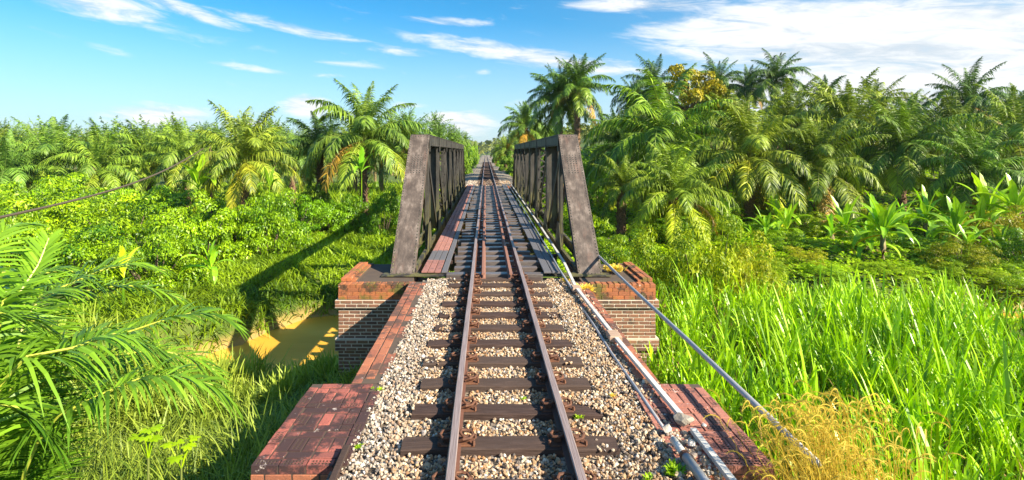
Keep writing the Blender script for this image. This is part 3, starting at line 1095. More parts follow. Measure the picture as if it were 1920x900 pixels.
def truss(sx, side):
    root = empty("bridge_truss", (sx * 2.18, NY[0], ZB), "dark riveted steel truss along the %s side of the railway bridge" % side, "bridge truss", "trusses of the railway bridge")
    L = Vector((-sx * 2.18, -NY[0], -ZB))
    xi, xo, xm = sx * 1.90, sx * 2.46, sx * 2.18
    x0, x1 = min(xi, xo), max(xi, xo)

    def part(b, name, m, parent=None):
        return b.build(name, m, parent or root, loc=L if parent is None else (0, 0, 0))
    # end posts
    for e in (0, 1):
        ya, yb = (NY[0], NY[1]) if e == 0 else (NY[9], NY[8])
        p, q = Vector((xm, ya, ZB)), Vector((xm, yb, ZTOP))
        d = (q - p).normalized()
        nv = Vector((0, -d.z, d.y)) if e == 0 else Vector((0, d.z, d.y))
        if nv.z < 0:
            nv = -nv
        b = MB()
        # cover plate, two webs, flange angles
        b.beam(p, q, (0.28, 0, 0), nv * 0.009)
        for w_ in (-0.235, 0.235):
            b.beam(p + Vector((w_, 0, 0)) - nv * 0.15, q + Vector((w_, 0, 0)) - nv * 0.15, (0.008, 0, 0), nv * 0.14)
            b.beam(p + Vector((w_ * .9, 0, 0)) - nv * 0.29, q + Vector((w_ * .9, 0, 0)) - nv * 0.29, (0.05, 0, 0), nv * 0.008)
        n_ = 22
        for i in range(n_):          # lacing under the box
            a_ = p + (q - p) * (i / n_) - nv * 0.305
            c_ = p + (q - p) * ((i + 1) / n_) - nv * 0.305
            s1 = 0.19 if i % 2 else -0.19
            b.beam(a_ + Vector((s1, 0, 0)), c_ + Vector((-s1, 0, 0)), d * 0.028, nv * 0.005)
        po = part(b, "end_post", M['steel'])
        rp = []
        ln = (q - p).length
        for i in range(int(ln / 0.095)):
            for w_ in (-0.245, 0.245):
                rp.append(p + d * (0.06 + i * 0.095) + Vector((w_, 0, 0)) + nv * 0.009)
        for w_ in (-0.12, -0.04, 0.04, 0.12):
            for i in range(9):
                rp.append(p + d * (ln * 0.68 + i * 0.085) + Vector((w_, 0, 0)) + nv * 0.009)
            rp.append(p + d * 0.08 + Vector((w_, 0, 0)) + nv * 0.009)
            rp.append(p + d * (ln - 0.08) + Vector((w_, 0, 0)) + nv * 0.009)
        tag(part(rivets(rp, nv, 0.023), "rivets", M['steel_dark'], po), kind='stuff')
    # top chord: box with cover plate and joint plates
    b = MB()
    b.box(x0, x1, NY[1] - .02, NY[8] + .02, ZTOP - 0.016, ZTOP + 0.006)
    for xx in (xi, xo):
        s1 = 0.012 if xx == x0 else -0.012
        b.box(min(xx + s1, xx + s1 * 2.3), max(xx + s1, xx + s1 * 2.3), NY[1] + .02, NY[8] - .02, ZTOP - 0.33, ZTOP - 0.018)
        b.box(min(xx + s1 * 2.4, xx + s1 * 9), max(xx + s1 * 2.4, xx + s1 * 9), NY[1] + .25, NY[8] - .25, ZTOP - 0.33, ZTOP - 0.316)
    tc_ = part(b, "top_chord", M['steel_dark'])
    for i in range(1, 9):
        for xx, s1 in ((xi, -sx), (xo, sx)):
            xa_ = xx - s1 * 0.008
            b = MB()
            b.box(min(xa_, xa_ + s1 * 0.014), max(xa_, xa_ + s1 * 0.014), NY[i] - .17 + (.15 if i == 1 else 0), NY[i] + .17 - (.15 if i == 8 else 0), ZTOP - 0.50, ZTOP - 0.03)
            part(b, "splice_plate", M['steel_dark'], tc_)
    rp = [Vector((xi - sx * 0.012, y, ZTOP - z_)) for y in np.arange(NY[1] + .3, NY[5], 0.12) for z_ in (0.045, 0.30)]
    tag(part(rivets(rp, (-sx, 0, 0), .014), "rivets", M['steel_dark'], tc_), kind='stuff')
    # bottom chord
    b = MB()
    for xx in (xi, xo):
        s1 = 0.012 if xx == x0 else -0.012
        b.box(min(xx + s1, xx + s1 * 2.3), max(xx + s1, xx + s1 * 2.3), NY[0] + .06, NY[9] - .06, ZB - 0.20, ZB + 0.10)
        b.box(min(xx + s1 * 2.4, xx + s1 * 8), max(xx + s1 * 2.4, xx + s1 * 8), NY[0] + .1, NY[9] - .1, ZB + 0.085, ZB + 0.10)
        b.box(min(xx + s1 * 2.4, xx + s1 * 8), max(xx + s1 * 2.4, xx + s1 * 8), NY[0] + .1, NY[9] - .1, ZB - 0.20, ZB - 0.185)
    part(b, "bottom_chord", M['steel_dark'])
    # verticals: two channels joined by lacing
    for i in range(1, 9):
        y = NY[i]
        b = MB()
        za, zb_ = ZB + 0.11, ZTOP - 0.34
        for xx, s1 in ((xi, sx), (xo, -sx)):
            xc = xx + s1 * 0.04
            b.box(xc - .008, xc + .008, y - .13, y + .13, za, zb_)
            if i not in (1, 3, 6, 8) and xx == xi:
                b.box(xm - .225, xm + .225, y - .006, y + .006, za, zb_)
            for yy in (y - .13, y + .13):
                b.box(min(xc + s1 * .010, xc + s1 * .085), max(xc + s1 * .010, xc + s1 * .085), yy - .007, yy + .007, za, zb_)
        vo = part(b, "vertical_post", M['steel_dark'])
        if i in (3, 6):
            nl = 13
            for yy in (y - .142, y + .142):
                b = MB()
                for j in range(nl):
                    z0, z1 = za + (zb_ - za) * j / nl, za + (zb_ - za) * (j + 1) / nl
                    sgn = 1 if j % 2 else -1
                    b.beam((xm - sgn * .2, yy, z0), (xm + sgn * .2, yy, z1), (0, .005, 0), (0, 0, .035))
                part(b, "lacing", M['steel_dark'], vo)
    # diagonals slope down towards mid-span
    for i in range(1, 8):
        if i < 4:
            ya, yb = NY[i], NY[i + 1]
        elif i == 4:
            ya, yb = NY[4], NY[5]
        else:
            ya, yb = NY[i + 1], NY[i]
        p, q = Vector((xm, ya, ZTOP - .3)), Vector((xm, yb, ZB + .12))
        d = (q - p).normalized()
        nv = Vector((0, -d.z, d.y)) * 1.0
        b = MB()
        for w_ in (-0.19, 0.19):
            b.beam(p + Vector((w_, 0, 0)), q + Vector((w_, 0, 0)), (0.009, 0, 0), nv * 0.10)
            b.beam(p + Vector((w_ * .84, 0, 0)) + nv * .10, q + Vector((w_ * .84, 0, 0)) + nv * .10, (0.032, 0, 0), nv * 0.006)
        do = part(b, "diagonal_brace", M['steel_dark'])
    # gussets at the bottom nodes
    for i in range(1, 9):
        y = NY[i]
        b = MB()
        for xx, s1 in ((xi, -sx), (xo, sx)):
            xa_ = xx - s1 * .006
            pl = [(y - .62, ZB - .19), (y + .62, ZB - .19), (y + .62, ZB + .14), (y + .20, ZB + .80), (y - .20, ZB + .80), (y - .62, ZB + .14)]
            v_ = [(xa_, a_, c_) for a_, c_ in pl] + [(xa_ + s1 * .014, a_, c_) for a_, c_ in pl]
            b.add(v_, [(0, 1, 2, 3, 4, 5), (11, 10, 9, 8, 7, 6)] + [(j, (j + 1) % 6, 6 + (j + 1) % 6, 6 + j) for j in range(6)])
        go = part(b, "gusset_plate", M['steel_dark'])
        if i < 5:
            rp = [Vector((xi - sx * 0.010, y + dy_, ZB + z_)) for dy_ in np.arange(-.54, .55, .12) for z_ in (-.12, .02)]
            tag(part(rivets(rp, (-sx, 0, 0), .014), "rivets", M['steel_dark'], go), kind='stuff')
    # bearing shoe under each end
    for ye in (NY[0], NY[9]):
        s_ = 1 if ye == NY[0] else -1
        b = MB()
        b.box(x0 - .06, x1 + .06, min(ye - .10 * s_, ye + .55 * s_), max(ye - .10 * s_, ye + .55 * s_), ZB - .02, ZB + .006)
        b.box(x0 + .03, x1 - .03, min(ye + .02 * s_, ye + .45 * s_), max(ye + .02 * s_, ye + .45 * s_), ZB - .09 + .052, ZB - .022)
        part(b, "bearing_plate", M['steel_dark'])
    return root


truss(-1, 'left')
truss(1, 'right')

# deck steelwork
root = empty("deck_girders", (0, NY[0], -0.9), "dark cross girders and stringers carrying the sleepers of the bridge", "bridge girder")
L = Vector((0, -NY[0], 0.9))
for i, y in enumerate(NY):
    b = MB()
    if i == 0:
        b.box(-2.62, -0.98, y - .16, y + .16, -0.262 + .03, -0.262 + .052)
        b.box(0.98, 2.62, y - .16, y + .16, -0.262 + .03, -0.262 + .052)
        ye = y + .45
    else:
        ye = y - (.45 if i == 9 else 0)
    b.box(-1.86, 1.86, ye - .012, ye + .012, -1.02, -0.45)
    b.box(-1.86, 1.86, ye - .13, ye + .13, -0.448, -0.43)
    b.box(-1.86, 1.86, ye - .13, ye + .13, -1.04, -1.022)
    b.build("cross_girder", M['steel_dark'], root, loc=L)
rp = [Vector((sx * x, NY[0] - .16 + dd, -0.262 + .052)) for sx in (-1, 1) for x in np.arange(1.05, 2.6, .09) for dd in (.04, .1)]
tag(rivets(rp, (0, 0, 1), .014).build("rivets", M['steel_dark'], root, loc=L), kind='stuff')
for sx in (-1, 1):
    b = MB()
    b.box(sx * .53 - .01, sx * .53 + .01, NY[0] + .02, NY[9] - .02, -0.80, -0.345)
    b.box(sx * .53 - .10, sx * .53 + .10, NY[0] + .02, NY[9] - .02, -0.343, -0.318)
    b.build("stringer", M['steel_dark'], root, loc=L)

# walkways
root = empty("red_walkway", (-1.42, NY[0], -0.2), "reddish plank walkway between the left truss and the track", "walkway")
L = Vector((1.42, -NY[0], 0.2))
y = NY[0] + .03
k = 0
while y < NY[9] - .3:
    ln = random.choice((1.22, 1.3, 1.35))
    for j in range(3):
        dark = k == 1  # one grey bay: the truss shadow is put into the plank colour
        me = MB().cbox(-.068, .068, 0, ln - .03, -0.04, 0, .006).mesh("plank", M['walk_grey'] if dark else M['walk_red'])
        link("plank", me, root, loc=Vector((-1.66 + j * .15, y, -0.145 + random.uniform(-.006, .006))) + L)
    me = MB().cbox(-.065, .065, 0, ln - .03, -0.04, 0, .006).mesh("plank", M['walk_grey'])
    o_ = link("plank", me, root, loc=Vector((-1.20, y + random.uniform(-.01, .01), -0.150)) + L)
    o_['label'] = "dark grey plank at the track side"
    y += ln
    k += 1
b = MB()
for yy in np.arange(NY[0] + .3, NY[9], 1.16):
    b.box(-1.78, -1.1, yy - .04, yy + .04, -.27, -.19)
b.build("bearers", M['timber'], root, loc=L)
root = empty("grey_walkway", (1.15, NY[0], -0.2), "narrow dark grey plank walkway to the right of the track on the bridge", "walkway")
L = Vector((-1.15, -NY[0], 0.2))
y = NY[0] - .25
while y < NY[9] - .3:
    ln = random.choice((2.2, 2.6, 2.4))
    for j in range(2):
        me = MB().cbox(-.085, .085, 0, ln - .02, -0.035, 0, .006).mesh("plank", M['walk_grey'])
        link("plank", me, root, loc=Vector((1.16 + j * .19, y + random.uniform(-.02, .02), -0.098 + random.uniform(-.004, .004))) + L, rot=(0, 0, random.uniform(-.006, .006)))
    y += ln

# ------------------------------------------------------------------ pipes, duct, rocks beside the track
o = MB().tube([(2.44, 4.3, .10), (2.44, 7, .115), (2.44, 10, .11), (2.47, 14, .12), (2.53, 17, .12)], .031, 12).build("handrail_pipe", M['pipe'], smooth=True)
tag(o, "long thin grey pipe held clear of the ground beyond the right brick pier", "pipe")
root = empty("white_duct", (1.7, 4.2, -.1), "white square cable duct along the right edge of the ballast, broken by rocks", "cable duct")
L = Vector((-1.7, -4.2, .1))


def strip(pts, w_, h_):
    b = MB()
    vs = []
    for x, y, z in pts:
        vs += [(x - w_ / 2, y, z - h_), (x + w_ / 2, y, z - h_), (x + w_ / 2, y, z), (x - w_ / 2, y, z)]
    fs = [(0, 1, 2, 3)[::-1], tuple(len(vs) - 4 + j for j in range(4))]
    for i in range(len(pts) - 1):
        a = i * 4
        for j in range(4):
            fs.append((a + j, a + (j + 1) % 4, a + 4 + (j + 1) % 4, a + 4 + j))
    return b.add(vs, fs)


for pts in ([(1.82, 3.9, -.10), (1.80, 5.25, -.10)], [(1.775, 5.45, -.085), (1.66, 7.75, -.08)], [(1.65, 8.05, -.08), (1.56, 10.5, -.07)], [(1.56, 10.75, -.07), (1.66, 13, -.05), (1.72, 20, -.04), (1.8, 43, -.04)]):
    strip(pts, .056, .045).build("duct_length", M['duct'], root, loc=L)
for yy in (7.9, 10.62):
    MB().cbox(-.09, .09, -.14, .14, -.07, .012, .015).build("joint_cover", M['plank'], root, loc=Vector((1.655 if yy < 9 else 1.56, yy, -.08)) + L)
o = MB().tube([(1.58, 3.9, -.085), (1.53, 4.75, -.085)], .042, 12).build("fat_pipe", M['pipe'], smooth=True)
tag(o, "short thick grey pipe end lying on the near right brick platform", "pipe")
MB().tube([(1.532, 4.72, -.085), (1.53, 4.76, -.085)], .046, 12).build("pipe_band", M['rust'], o)
MB().tube([(1.53, 4.76, -.085), (1.525, 5.02, -.095)], .035, 12).build("pipe_neck", M['duct'], o, smooth=True)
o = MB().tube([(1.55, 5.35, -.17), (1.53, 6.2, -.165), (1.50, 7.4, -.175), (1.49, 8.6, -.165), (1.47, 9.6, -.17)], .019, 10).build("thin_pipe", M['pipe'], smooth=True)
tag(o, "thin pale pipe half buried in the right ballast beside the white duct", "pipe")
o = MB().tube([(1.475, 10.6, -.11), (1.42, 12.2, -.05), (1.44, 14, -.03), (1.5, 25, -.03), (1.58, 43.5, -.03)], .022, 10).build("bridge_pipe", M['pipe'], smooth=True)
tag(o, "slim grey pipe on the bridge between the grey walkway and white duct", "pipe")
tag(rail_mesh([2.8, 4.95], [(x * .8, z * .8) for x, z in PROF], ()).build("scrap_rail", [M['timber'], M['timber']], loc=(-1.40, 0, -.10), rot=(0, 0, R(1.5))), "dark scrap of old rail beside the near left brick platform", "scrap rail")


def rock(name, loc, s, label, colr, seed):
    import bmesh
    bm = bmesh.new()
    bmesh.ops.create_icosphere(bm, subdivisions=3, radius=1)
    r = random.Random(seed)
    ph = [(Vector((r.uniform(-1, 1), r.uniform(-1, 1), r.uniform(-1, 1))).normalized(), r.uniform(.40, .75)) for _ in range(20)]
    for v in bm.verts:
        for d, c in ph:
            q = v.co.dot(d)
            if q > c:
                v.co -= d * (q - c) * .97
        v.co *= 1 + r.uniform(-.02, .02)
        v.co = Vector((v.co.x * s[0], v.co.y * s[1], v.co.z * s[2]))
    me = bpy.data.meshes.new(name)
    bm.to_mesh(me)
    bm.free()
    me.materials.append(M['rock'])
    o = link(name, me, loc=loc, rot=(0, 0, r.uniform(-.3, .3)))
    o.color = (*colr, 1)
    return tag(o, label, "rock", "loose rocks on the near right platform")


rock("rock", (1.545, 5.25, -.10), (.075, .085, .06), "chalky white rock covering the end of the thin pipe", (.70, .66, .60), 3)
rock("rock", (1.76, 5.38, -.085), (.15, .11, .085), "long grey rock lying across the white duct", (.48, .44, .39), 4)
rock("rock", (1.69, 5.02, -.12), (.055, .05, .045), "small white rock between the thick pipe and the duct", (1.0, .98, .95), 6)
rock("rock", (1.95, 5.36, -.13), (.035, .03, .03), "little pale pebble at the right end of the long grey rock", (1.0, 1.0, 1.0), 7)

# ------------------------------------------------------------------ palm kit
def frond_arrays(fb, pts, llen, lw, n, lift=0.0, k=3, plane=0.35, hang=0.5, s0=0.12, fwd=0.55, mi=0, mr=1, rr=(0.035, 0.008), tb=0.0):
    """rachis through pts plus leaflets on both sides"""
    pts = np.asarray(pts, float)
    seg = np.r_[0, np.cumsum(np.linalg.norm(np.diff(pts, axis=0), axis=1))]
    Ltot = seg[-1]
    ss = np.linspace(0, 1, 14)
    ip = lambda u: np.stack([np.interp(u * Ltot, seg, pts[:, i]) for i in range(3)], 1)
    fb.tube(ip(ss), np.linspace(rr[0], rr[1], 14), 4, 0.9, mr)
    for sd in (-1, 1):
        u = np.linspace(s0, 0.995, n) + rng.uniform(-.4, .4, n) / n
        u = np.clip(u, s0, 0.998)
        P = ip(u)
        Tn = unit(ip(np.clip(u + .02, 0, 1)) - ip(np.clip(u - .02, 0, 1)))
        up = np.array([0, 0, 1.0])
        Sd = unit(np.cross(Tn, up)) * sd
        Nn = unit(np.cross(Sd, Tn)) * sd
        Nn = np.where((Nn[:, 2:] < 0), -Nn, Nn)
        fw = fwd + 0.9 * np.clip((u - .75) / .25, 0, 1)[:, None] if np.ndim(u) else fwd
        pl = rng.normal(0, plane, n)[:, None] + lift
        D = Sd + Tn * fw + Nn * pl
        ln = llen * np.clip(np.sin(np.pi * np.clip(u * 0.80 + 0.16, 0, 1)) ** 0.7, .25, 1) * rng.uniform(.85, 1.1, n)
        Sw = unit(np.cross(unit(D), Nn + rng.normal(0, .25, (n, 3))))
        fb.ribbons(P, D, Sw, ln, lw, hang * rng.uniform(.6, 1.3, n), k=k, peak=.3, mi=mi, tint=np.clip(rng.uniform(0, .8, n) + tb, 0, 1))


def frond_mesh(elev, bend, L, n, k=2, hang=.5, name="frond", plane=.35):
    fb = FB()
    pts = [(0, 0, 0)]
    a = R(elev)
    N = 12
    for i in range(N):
        s_ = (i + .5) / N
        aa = R(elev) - R(bend) * s_ ** 1.4
        p = pts[-1]
        pts.append((p[0] + math.cos(aa) * L / N, 0.04 * L * math.sin(s_ * 2.2) / N * 0 + p[1], p[2] + math.sin(aa) * L / N))
    frond_arrays(fb, pts, .165 * L, .0165 * L, n, k=k, hang=hang, rr=(.007 * L, .0015 * L), s0=.12, plane=plane)
    return fb.mesh(name, [M['palm'], M['rachis']])


EL = [(87, 26), (79, 48), (69, 76), (56, 100), (38, 112), (18, 106), (-6, 80), (-36, 45)]
FR = [[frond_mesh(e + dv, b_ + dv, 1.0, 74, 3, .78) for dv in (-5, 6)] for e, b_ in EL]


def trunk_mesh(h, r0, r1, name="trunk", seed=0, stubs=True):
    r = random.Random(seed)
    b = MB()
    n = 9
    nr = max(4, int(h / .35))
    for i in range(nr + 1):
        f = i / nr
        rr = r0 + (r1 - r0) * f + (0.02 if i % 2 else 0)
        for j in range(n):
            th = 2 * math.pi * (j + .5 * (i % 2)) / n
            b.v.append((rr * math.cos(th) * r.uniform(.9, 1.1), rr * math.sin(th) * r.uniform(.9, 1.1), h * f - .3 * (i == 0)))
    for i in range(nr):
        for j in range(n):
            b.f.append((i * n + j, i * n + (j + 1) % n, (i + 1) * n + (j + 1) % n, (i + 1) * n + j))
            b.m.append(0)
    if stubs:      # cut leaf bases
        m_ = int(h / .16) * 2
        for i in range(m_):
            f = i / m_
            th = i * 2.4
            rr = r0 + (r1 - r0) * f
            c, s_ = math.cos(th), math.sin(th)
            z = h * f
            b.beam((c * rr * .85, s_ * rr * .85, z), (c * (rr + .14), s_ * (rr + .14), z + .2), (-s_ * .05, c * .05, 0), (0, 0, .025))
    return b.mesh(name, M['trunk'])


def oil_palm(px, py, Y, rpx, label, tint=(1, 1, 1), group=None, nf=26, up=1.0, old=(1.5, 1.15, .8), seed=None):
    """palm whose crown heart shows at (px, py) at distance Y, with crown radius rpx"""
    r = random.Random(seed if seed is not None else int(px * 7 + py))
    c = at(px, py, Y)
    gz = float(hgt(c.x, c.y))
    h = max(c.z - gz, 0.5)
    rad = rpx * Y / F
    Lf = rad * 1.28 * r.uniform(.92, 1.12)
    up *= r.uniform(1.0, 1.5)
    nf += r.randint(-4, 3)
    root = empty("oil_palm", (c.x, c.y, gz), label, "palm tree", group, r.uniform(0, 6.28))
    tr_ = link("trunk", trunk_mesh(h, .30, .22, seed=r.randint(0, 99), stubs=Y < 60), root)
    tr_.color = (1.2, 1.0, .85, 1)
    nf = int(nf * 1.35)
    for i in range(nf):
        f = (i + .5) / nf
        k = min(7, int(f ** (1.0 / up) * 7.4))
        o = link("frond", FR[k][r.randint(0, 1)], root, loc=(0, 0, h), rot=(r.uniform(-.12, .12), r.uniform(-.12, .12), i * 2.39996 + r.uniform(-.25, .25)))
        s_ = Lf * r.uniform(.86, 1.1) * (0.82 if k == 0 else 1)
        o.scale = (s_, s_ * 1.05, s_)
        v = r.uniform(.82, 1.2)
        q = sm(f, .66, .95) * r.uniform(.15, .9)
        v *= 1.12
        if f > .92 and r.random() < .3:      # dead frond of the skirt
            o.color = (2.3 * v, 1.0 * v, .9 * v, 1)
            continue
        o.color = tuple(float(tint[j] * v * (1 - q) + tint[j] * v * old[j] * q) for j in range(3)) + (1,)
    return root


def crown_mesh(seed, nf=30, n=20):
    """whole far palm (unit crown radius about 1) as one mesh"""
    r = random.Random(seed)
    fb = FB()
    for i in range(nf):
        f = (i + .5) / nf
        e, b_ = EL[min(6, int(f * 7))]
        pts = [np.zeros(3)]
        azm = i * 2.4 + r.uniform(-.3, .3)
        L = r.uniform(1.05, 1.3)
        for j in range(7):
            aa = R(e) - R(b_) * ((j + .5) / 7) ** 1.4
            pts.append(pts[-1] + np.array([math.cos(aa) * math.cos(azm), math.cos(aa) * math.sin(azm), math.sin(aa)]) * L / 7)
        frond_arrays(fb, pts, .22, .042, n, k=2, hang=.6, rr=(.010, .004), s0=.14, plane=.4)
    fb.tube([(0, 0, -2.6), (0, 0, .05)], [.09, .06], 6, .2, 2)
    return fb.mesh("distant_oil_palm", [M['palm'], M['rachis'], M['trunk']])


CM = [crown_mesh(s_) for s_ in range(4)]


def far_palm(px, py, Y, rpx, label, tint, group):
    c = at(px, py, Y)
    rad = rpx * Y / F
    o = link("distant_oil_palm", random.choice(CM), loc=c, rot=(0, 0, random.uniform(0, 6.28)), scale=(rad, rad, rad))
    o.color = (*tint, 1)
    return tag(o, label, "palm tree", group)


# the palms one can single out, left of the track
GL, GR = "oil palms on the left plain", "oil palms on the right hillside"
oil_palm(458, 305, 32, 104, "yellowish oil palm behind the round shrubs, in front of its neighbours left of the bridge", (1.5, 1.35, .9), GL, 28, .9, (1.9, 1.3, .5))
oil_palm(352, 300, 44, 74, "mid green oil palm just left of the leaning pole", (1.25, 1.3, .9), GL, 22)
oil_palm(600, 280, 40, 72, "dark oil palm squeezed between two larger palms left of the truss", (.75, .95, .9), GL, 24)
oil_palm(682, 266, 37, 98, "tallest oil palm on the left, with high arched fronds near the truss", (1.05, 1.15, .9), GL, 30, .85, (1.8, 1.3, .5))
oil_palm(768, 262, 58, 50, "oil palm showing just above the left truss end post", (.95, 1.15, .8), GL, 22)
oil_palm(822, 268, 80, 36, "small oil palm rising over the left truss top chord", (1.0, 1.2, .8), GL, 18)
oil_palm(280, 308, 48, 78, "upright light green oil palm in the middle of the left plain", (1.4, 1.45, .9), GL, 22)
oil_palm(185, 320, 44, 82, "bushy light green oil palm above the left hedge of shrubs", (1.3, 1.4, .9), GL, 22)
oil_palm(95, 313, 46, 78, "wide oil palm near the left edge of the picture", (1.0, 1.2, .9), GL, 22)
oil_palm(10, 326, 42, 84, "blue green oil palm cut by the left edge", (.9, 1.15, 1.0), GL, 22)
oil_palm(548, 300, 46, 50, "small oil palm in the gap right of the yellowish palm", (.9, 1.05, .8), GL, 18)
k = 0
for Y, py0, r0, n, grp in ((62, 296, 58, 13, 'second'), (85, 280, 44, 17, 'third'), (115, 266, 32, 22, 'rear')):
    for i in range(n):
        px = -30 + (840 if Y < 80 else 860) * (i + random.uniform(.2, .8)) / n
        f_ = random.choice(((1.2, 1.35, .8), (.95, 1.15, .85), (.75, .95, .85), (1.5, 1.4, .75)))
        far_palm(px, py0 + random.uniform(-8, 8) - (14 if px > 700 else 0) * (1 if Y > 80 else 0), Y, r0 * random.uniform(.8, 1.15), "small oil palm %s from the left in the %s plantation row left of the railway" % (ordn(i), grp), f_, "%s row of palms on the left plain" % grp)

# right of the track
DT = (1.05, 1.0, .62)
MT = (1.4, 1.25, .7)
oil_palm(1082, 172, 48, 68, "tall oil palm with bare hanging dead fronds behind the right truss", (.75, .95, .8), GR, 30, .8, (3.2, 2.0, 1.3))
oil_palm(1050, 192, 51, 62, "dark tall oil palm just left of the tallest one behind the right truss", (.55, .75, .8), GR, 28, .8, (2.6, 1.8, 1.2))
oil_palm(986, 240, 60, 52, "round headed oil palm over the left end of the right truss", (.85, 1.05, .85), GR, 26)
oil_palm(948, 282, 88, 28, "small oil palm at the left end of the right truss top", (1.2, 1.2, .7), GR, 20)
oil_palm(1165, 350, 32, 62, "small yellow green oil palm close to the right end post", (1.35, 1.3, .7), GR, 20, 1, (2.2, 1.7, .6))
oil_palm(1262, 372, 29, 92, "spreading oil palm with yellow drooping fronds on the right bank", (1.25, 1.25, .6), GR, 24, .8, (2.2, 1.7, .5))
oil_palm(1248, 268, 38, 118, "large oil palm with tall upright bright fronds right of the truss", (1.35, 1.5, .7), GR, 26, 1.35, (1.2, 1.1, .9))
oil_palm(1405, 300, 34, 118, "broad oil palm with arching fronds on the lower right slope", MT, GR, 30, 1, (2.0, 1.6, .6))
oil_palm(1535, 320, 33, 100, "oil palm with curled hanging fronds beside the broad palm", DT, GR, 28, .8, (2.2, 1.7, .6))
oil_palm(1590, 258, 44, 96, "upright green oil palm in the middle of the right hillside", MT, GR, 26)
oil_palm(1690, 290, 38, 112, "wide oil palm with olive fronds above the banana clump", (.9, 1.0, .6), GR, 28, .9, (1.9, 1.5, .7))
oil_palm(1830, 330, 33, 100, "low oil palm spreading over bushes near the right edge", (.95, 1.15, .7), GR, 26)
oil_palm(1905, 268, 40, 92, "yellow tinged oil palm cut by the right edge", (1.3, 1.25, .6), GR, 24)
oil_palm(1790, 262, 48, 82, "dark green oil palm in the upper right grove", DT, GR, 24)
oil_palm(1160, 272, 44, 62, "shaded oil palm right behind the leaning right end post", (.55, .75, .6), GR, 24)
oil_palm(1330, 240, 50, 74, "dark oil palm under the orange leaved tree", DT, GR, 26)
oil_palm(1480, 236, 48, 82, "oil palm with glossy arched fronds on the middle slope", MT, GR, 26)
for px, py, Y, rr, lab in ((1226, 165, 62, 56, "oil palm on the skyline left of the orange leaved tree"), (1345, 160, 66, 46, "oil palm on the skyline right of the orange leaved tree"), (1402, 168, 68, 44, "blue green skyline palm left of the tallest skyline palm"),
                           (1455, 152, 62, 58, "tallest palm of the right skyline with splayed fronds"), (1545, 196, 62, 54, "skyline palm right of the tallest skyline palm"), (1640, 205, 60, 58, "skyline palm with stiff upright fronds in mid hillside"),
                           (1715, 225, 64, 50, "low skyline palm left of the last tall one"), (1815, 196, 60, 66, "last tall skyline palm with fan of stiff fronds at upper right"), (1900, 214, 66, 50, "skyline palm cut by the right edge"), (1190, 190, 66, 44, "shaded skyline palm beside the tall pair")):
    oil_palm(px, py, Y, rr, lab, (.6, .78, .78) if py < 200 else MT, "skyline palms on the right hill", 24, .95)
for Y, py0, r0, n in ((56, 238, 50, 7), (72, 212, 38, 7)):
    for i in range(n):
        px = 1150 + 830 * (i + random.uniform(.2, .8)) / n
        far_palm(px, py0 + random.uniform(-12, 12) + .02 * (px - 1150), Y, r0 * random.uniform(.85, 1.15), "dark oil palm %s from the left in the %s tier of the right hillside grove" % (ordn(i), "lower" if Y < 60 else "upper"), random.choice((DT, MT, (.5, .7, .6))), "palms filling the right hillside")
for i, (px, Y, ry) in enumerate(((858, 95, 22), (846, 72, 30), (872, 130, 16), (975, 92, 26), (960, 120, 18), (1010, 72, 36), (1035, 66, 40))):
    far_palm(px, 268 - (4 if Y > 90 else 0), Y, ry, "small roadside palm %s from the track on its %s side beyond the bridge" % (ordn([1, 2, 0, 1, 0, 2, 3][i]), 'left' if px < 911 else 'right'), (1.0, 1.2, .7), "palms lining the far track, %s side" % ('left' if px < 911 else 'right'))

# ------------------------------------------------------------------ the big palm in the near left corner
root = empty("young_oil_palm", (-5.6, 5.6, float(hgt(-5.6, 5.6))), "big glossy young oil palm filling the lower left corner with arching fronds", "palm tree")
L = -Vector(root.location)
hz = float(root.location.z)
crown = Vector((-5.5, 5.6, hz + .55))
link("trunk", trunk_mesh(.8, .3, .25, seed=4), root)


def near_frond(anchors, llen, n=62, hang=.75, lw=.037, start=None, lift=.38, tb=0.0):
    """anchors: (px, py, Y) along the rachis"""
    pts = [np.array(start if start is not None else crown)] + [np.array(at(*a)) for a in anchors]
    P = np.array(pts)
    # Catmull-Rom smoothing
    Q = []
    E = np.vstack([2 * P[0] - P[1], P, 2 * P[-1] - P[-2]])
    for i in range(1, len(E) - 2):
        for u in np.linspace(0, 1, 8, endpoint=False):
            a, b_, c, d = E[i - 1], E[i], E[i + 1], E[i + 2]
            Q.append(.5 * ((2 * b_) + (-a + c) * u + (2 * a - 5 * b_ + 4 * c - d) * u ** 2 + (-a + 3 * b_ - 3 * c + d) * u ** 3))
    Q.append(E[-2])
    Q = np.array(Q) + np.array(L)
    fb = FB()
    frond_arrays(fb, Q, llen * 1.12, lw, int(n * 1.55), k=4, hang=hang * .75, plane=.11, lift=lift, s0=.14, fwd=.5, rr=(.03, .007), tb=tb)
    fb.build("frond", [M['palm_near'], M['rachis_near']], root)


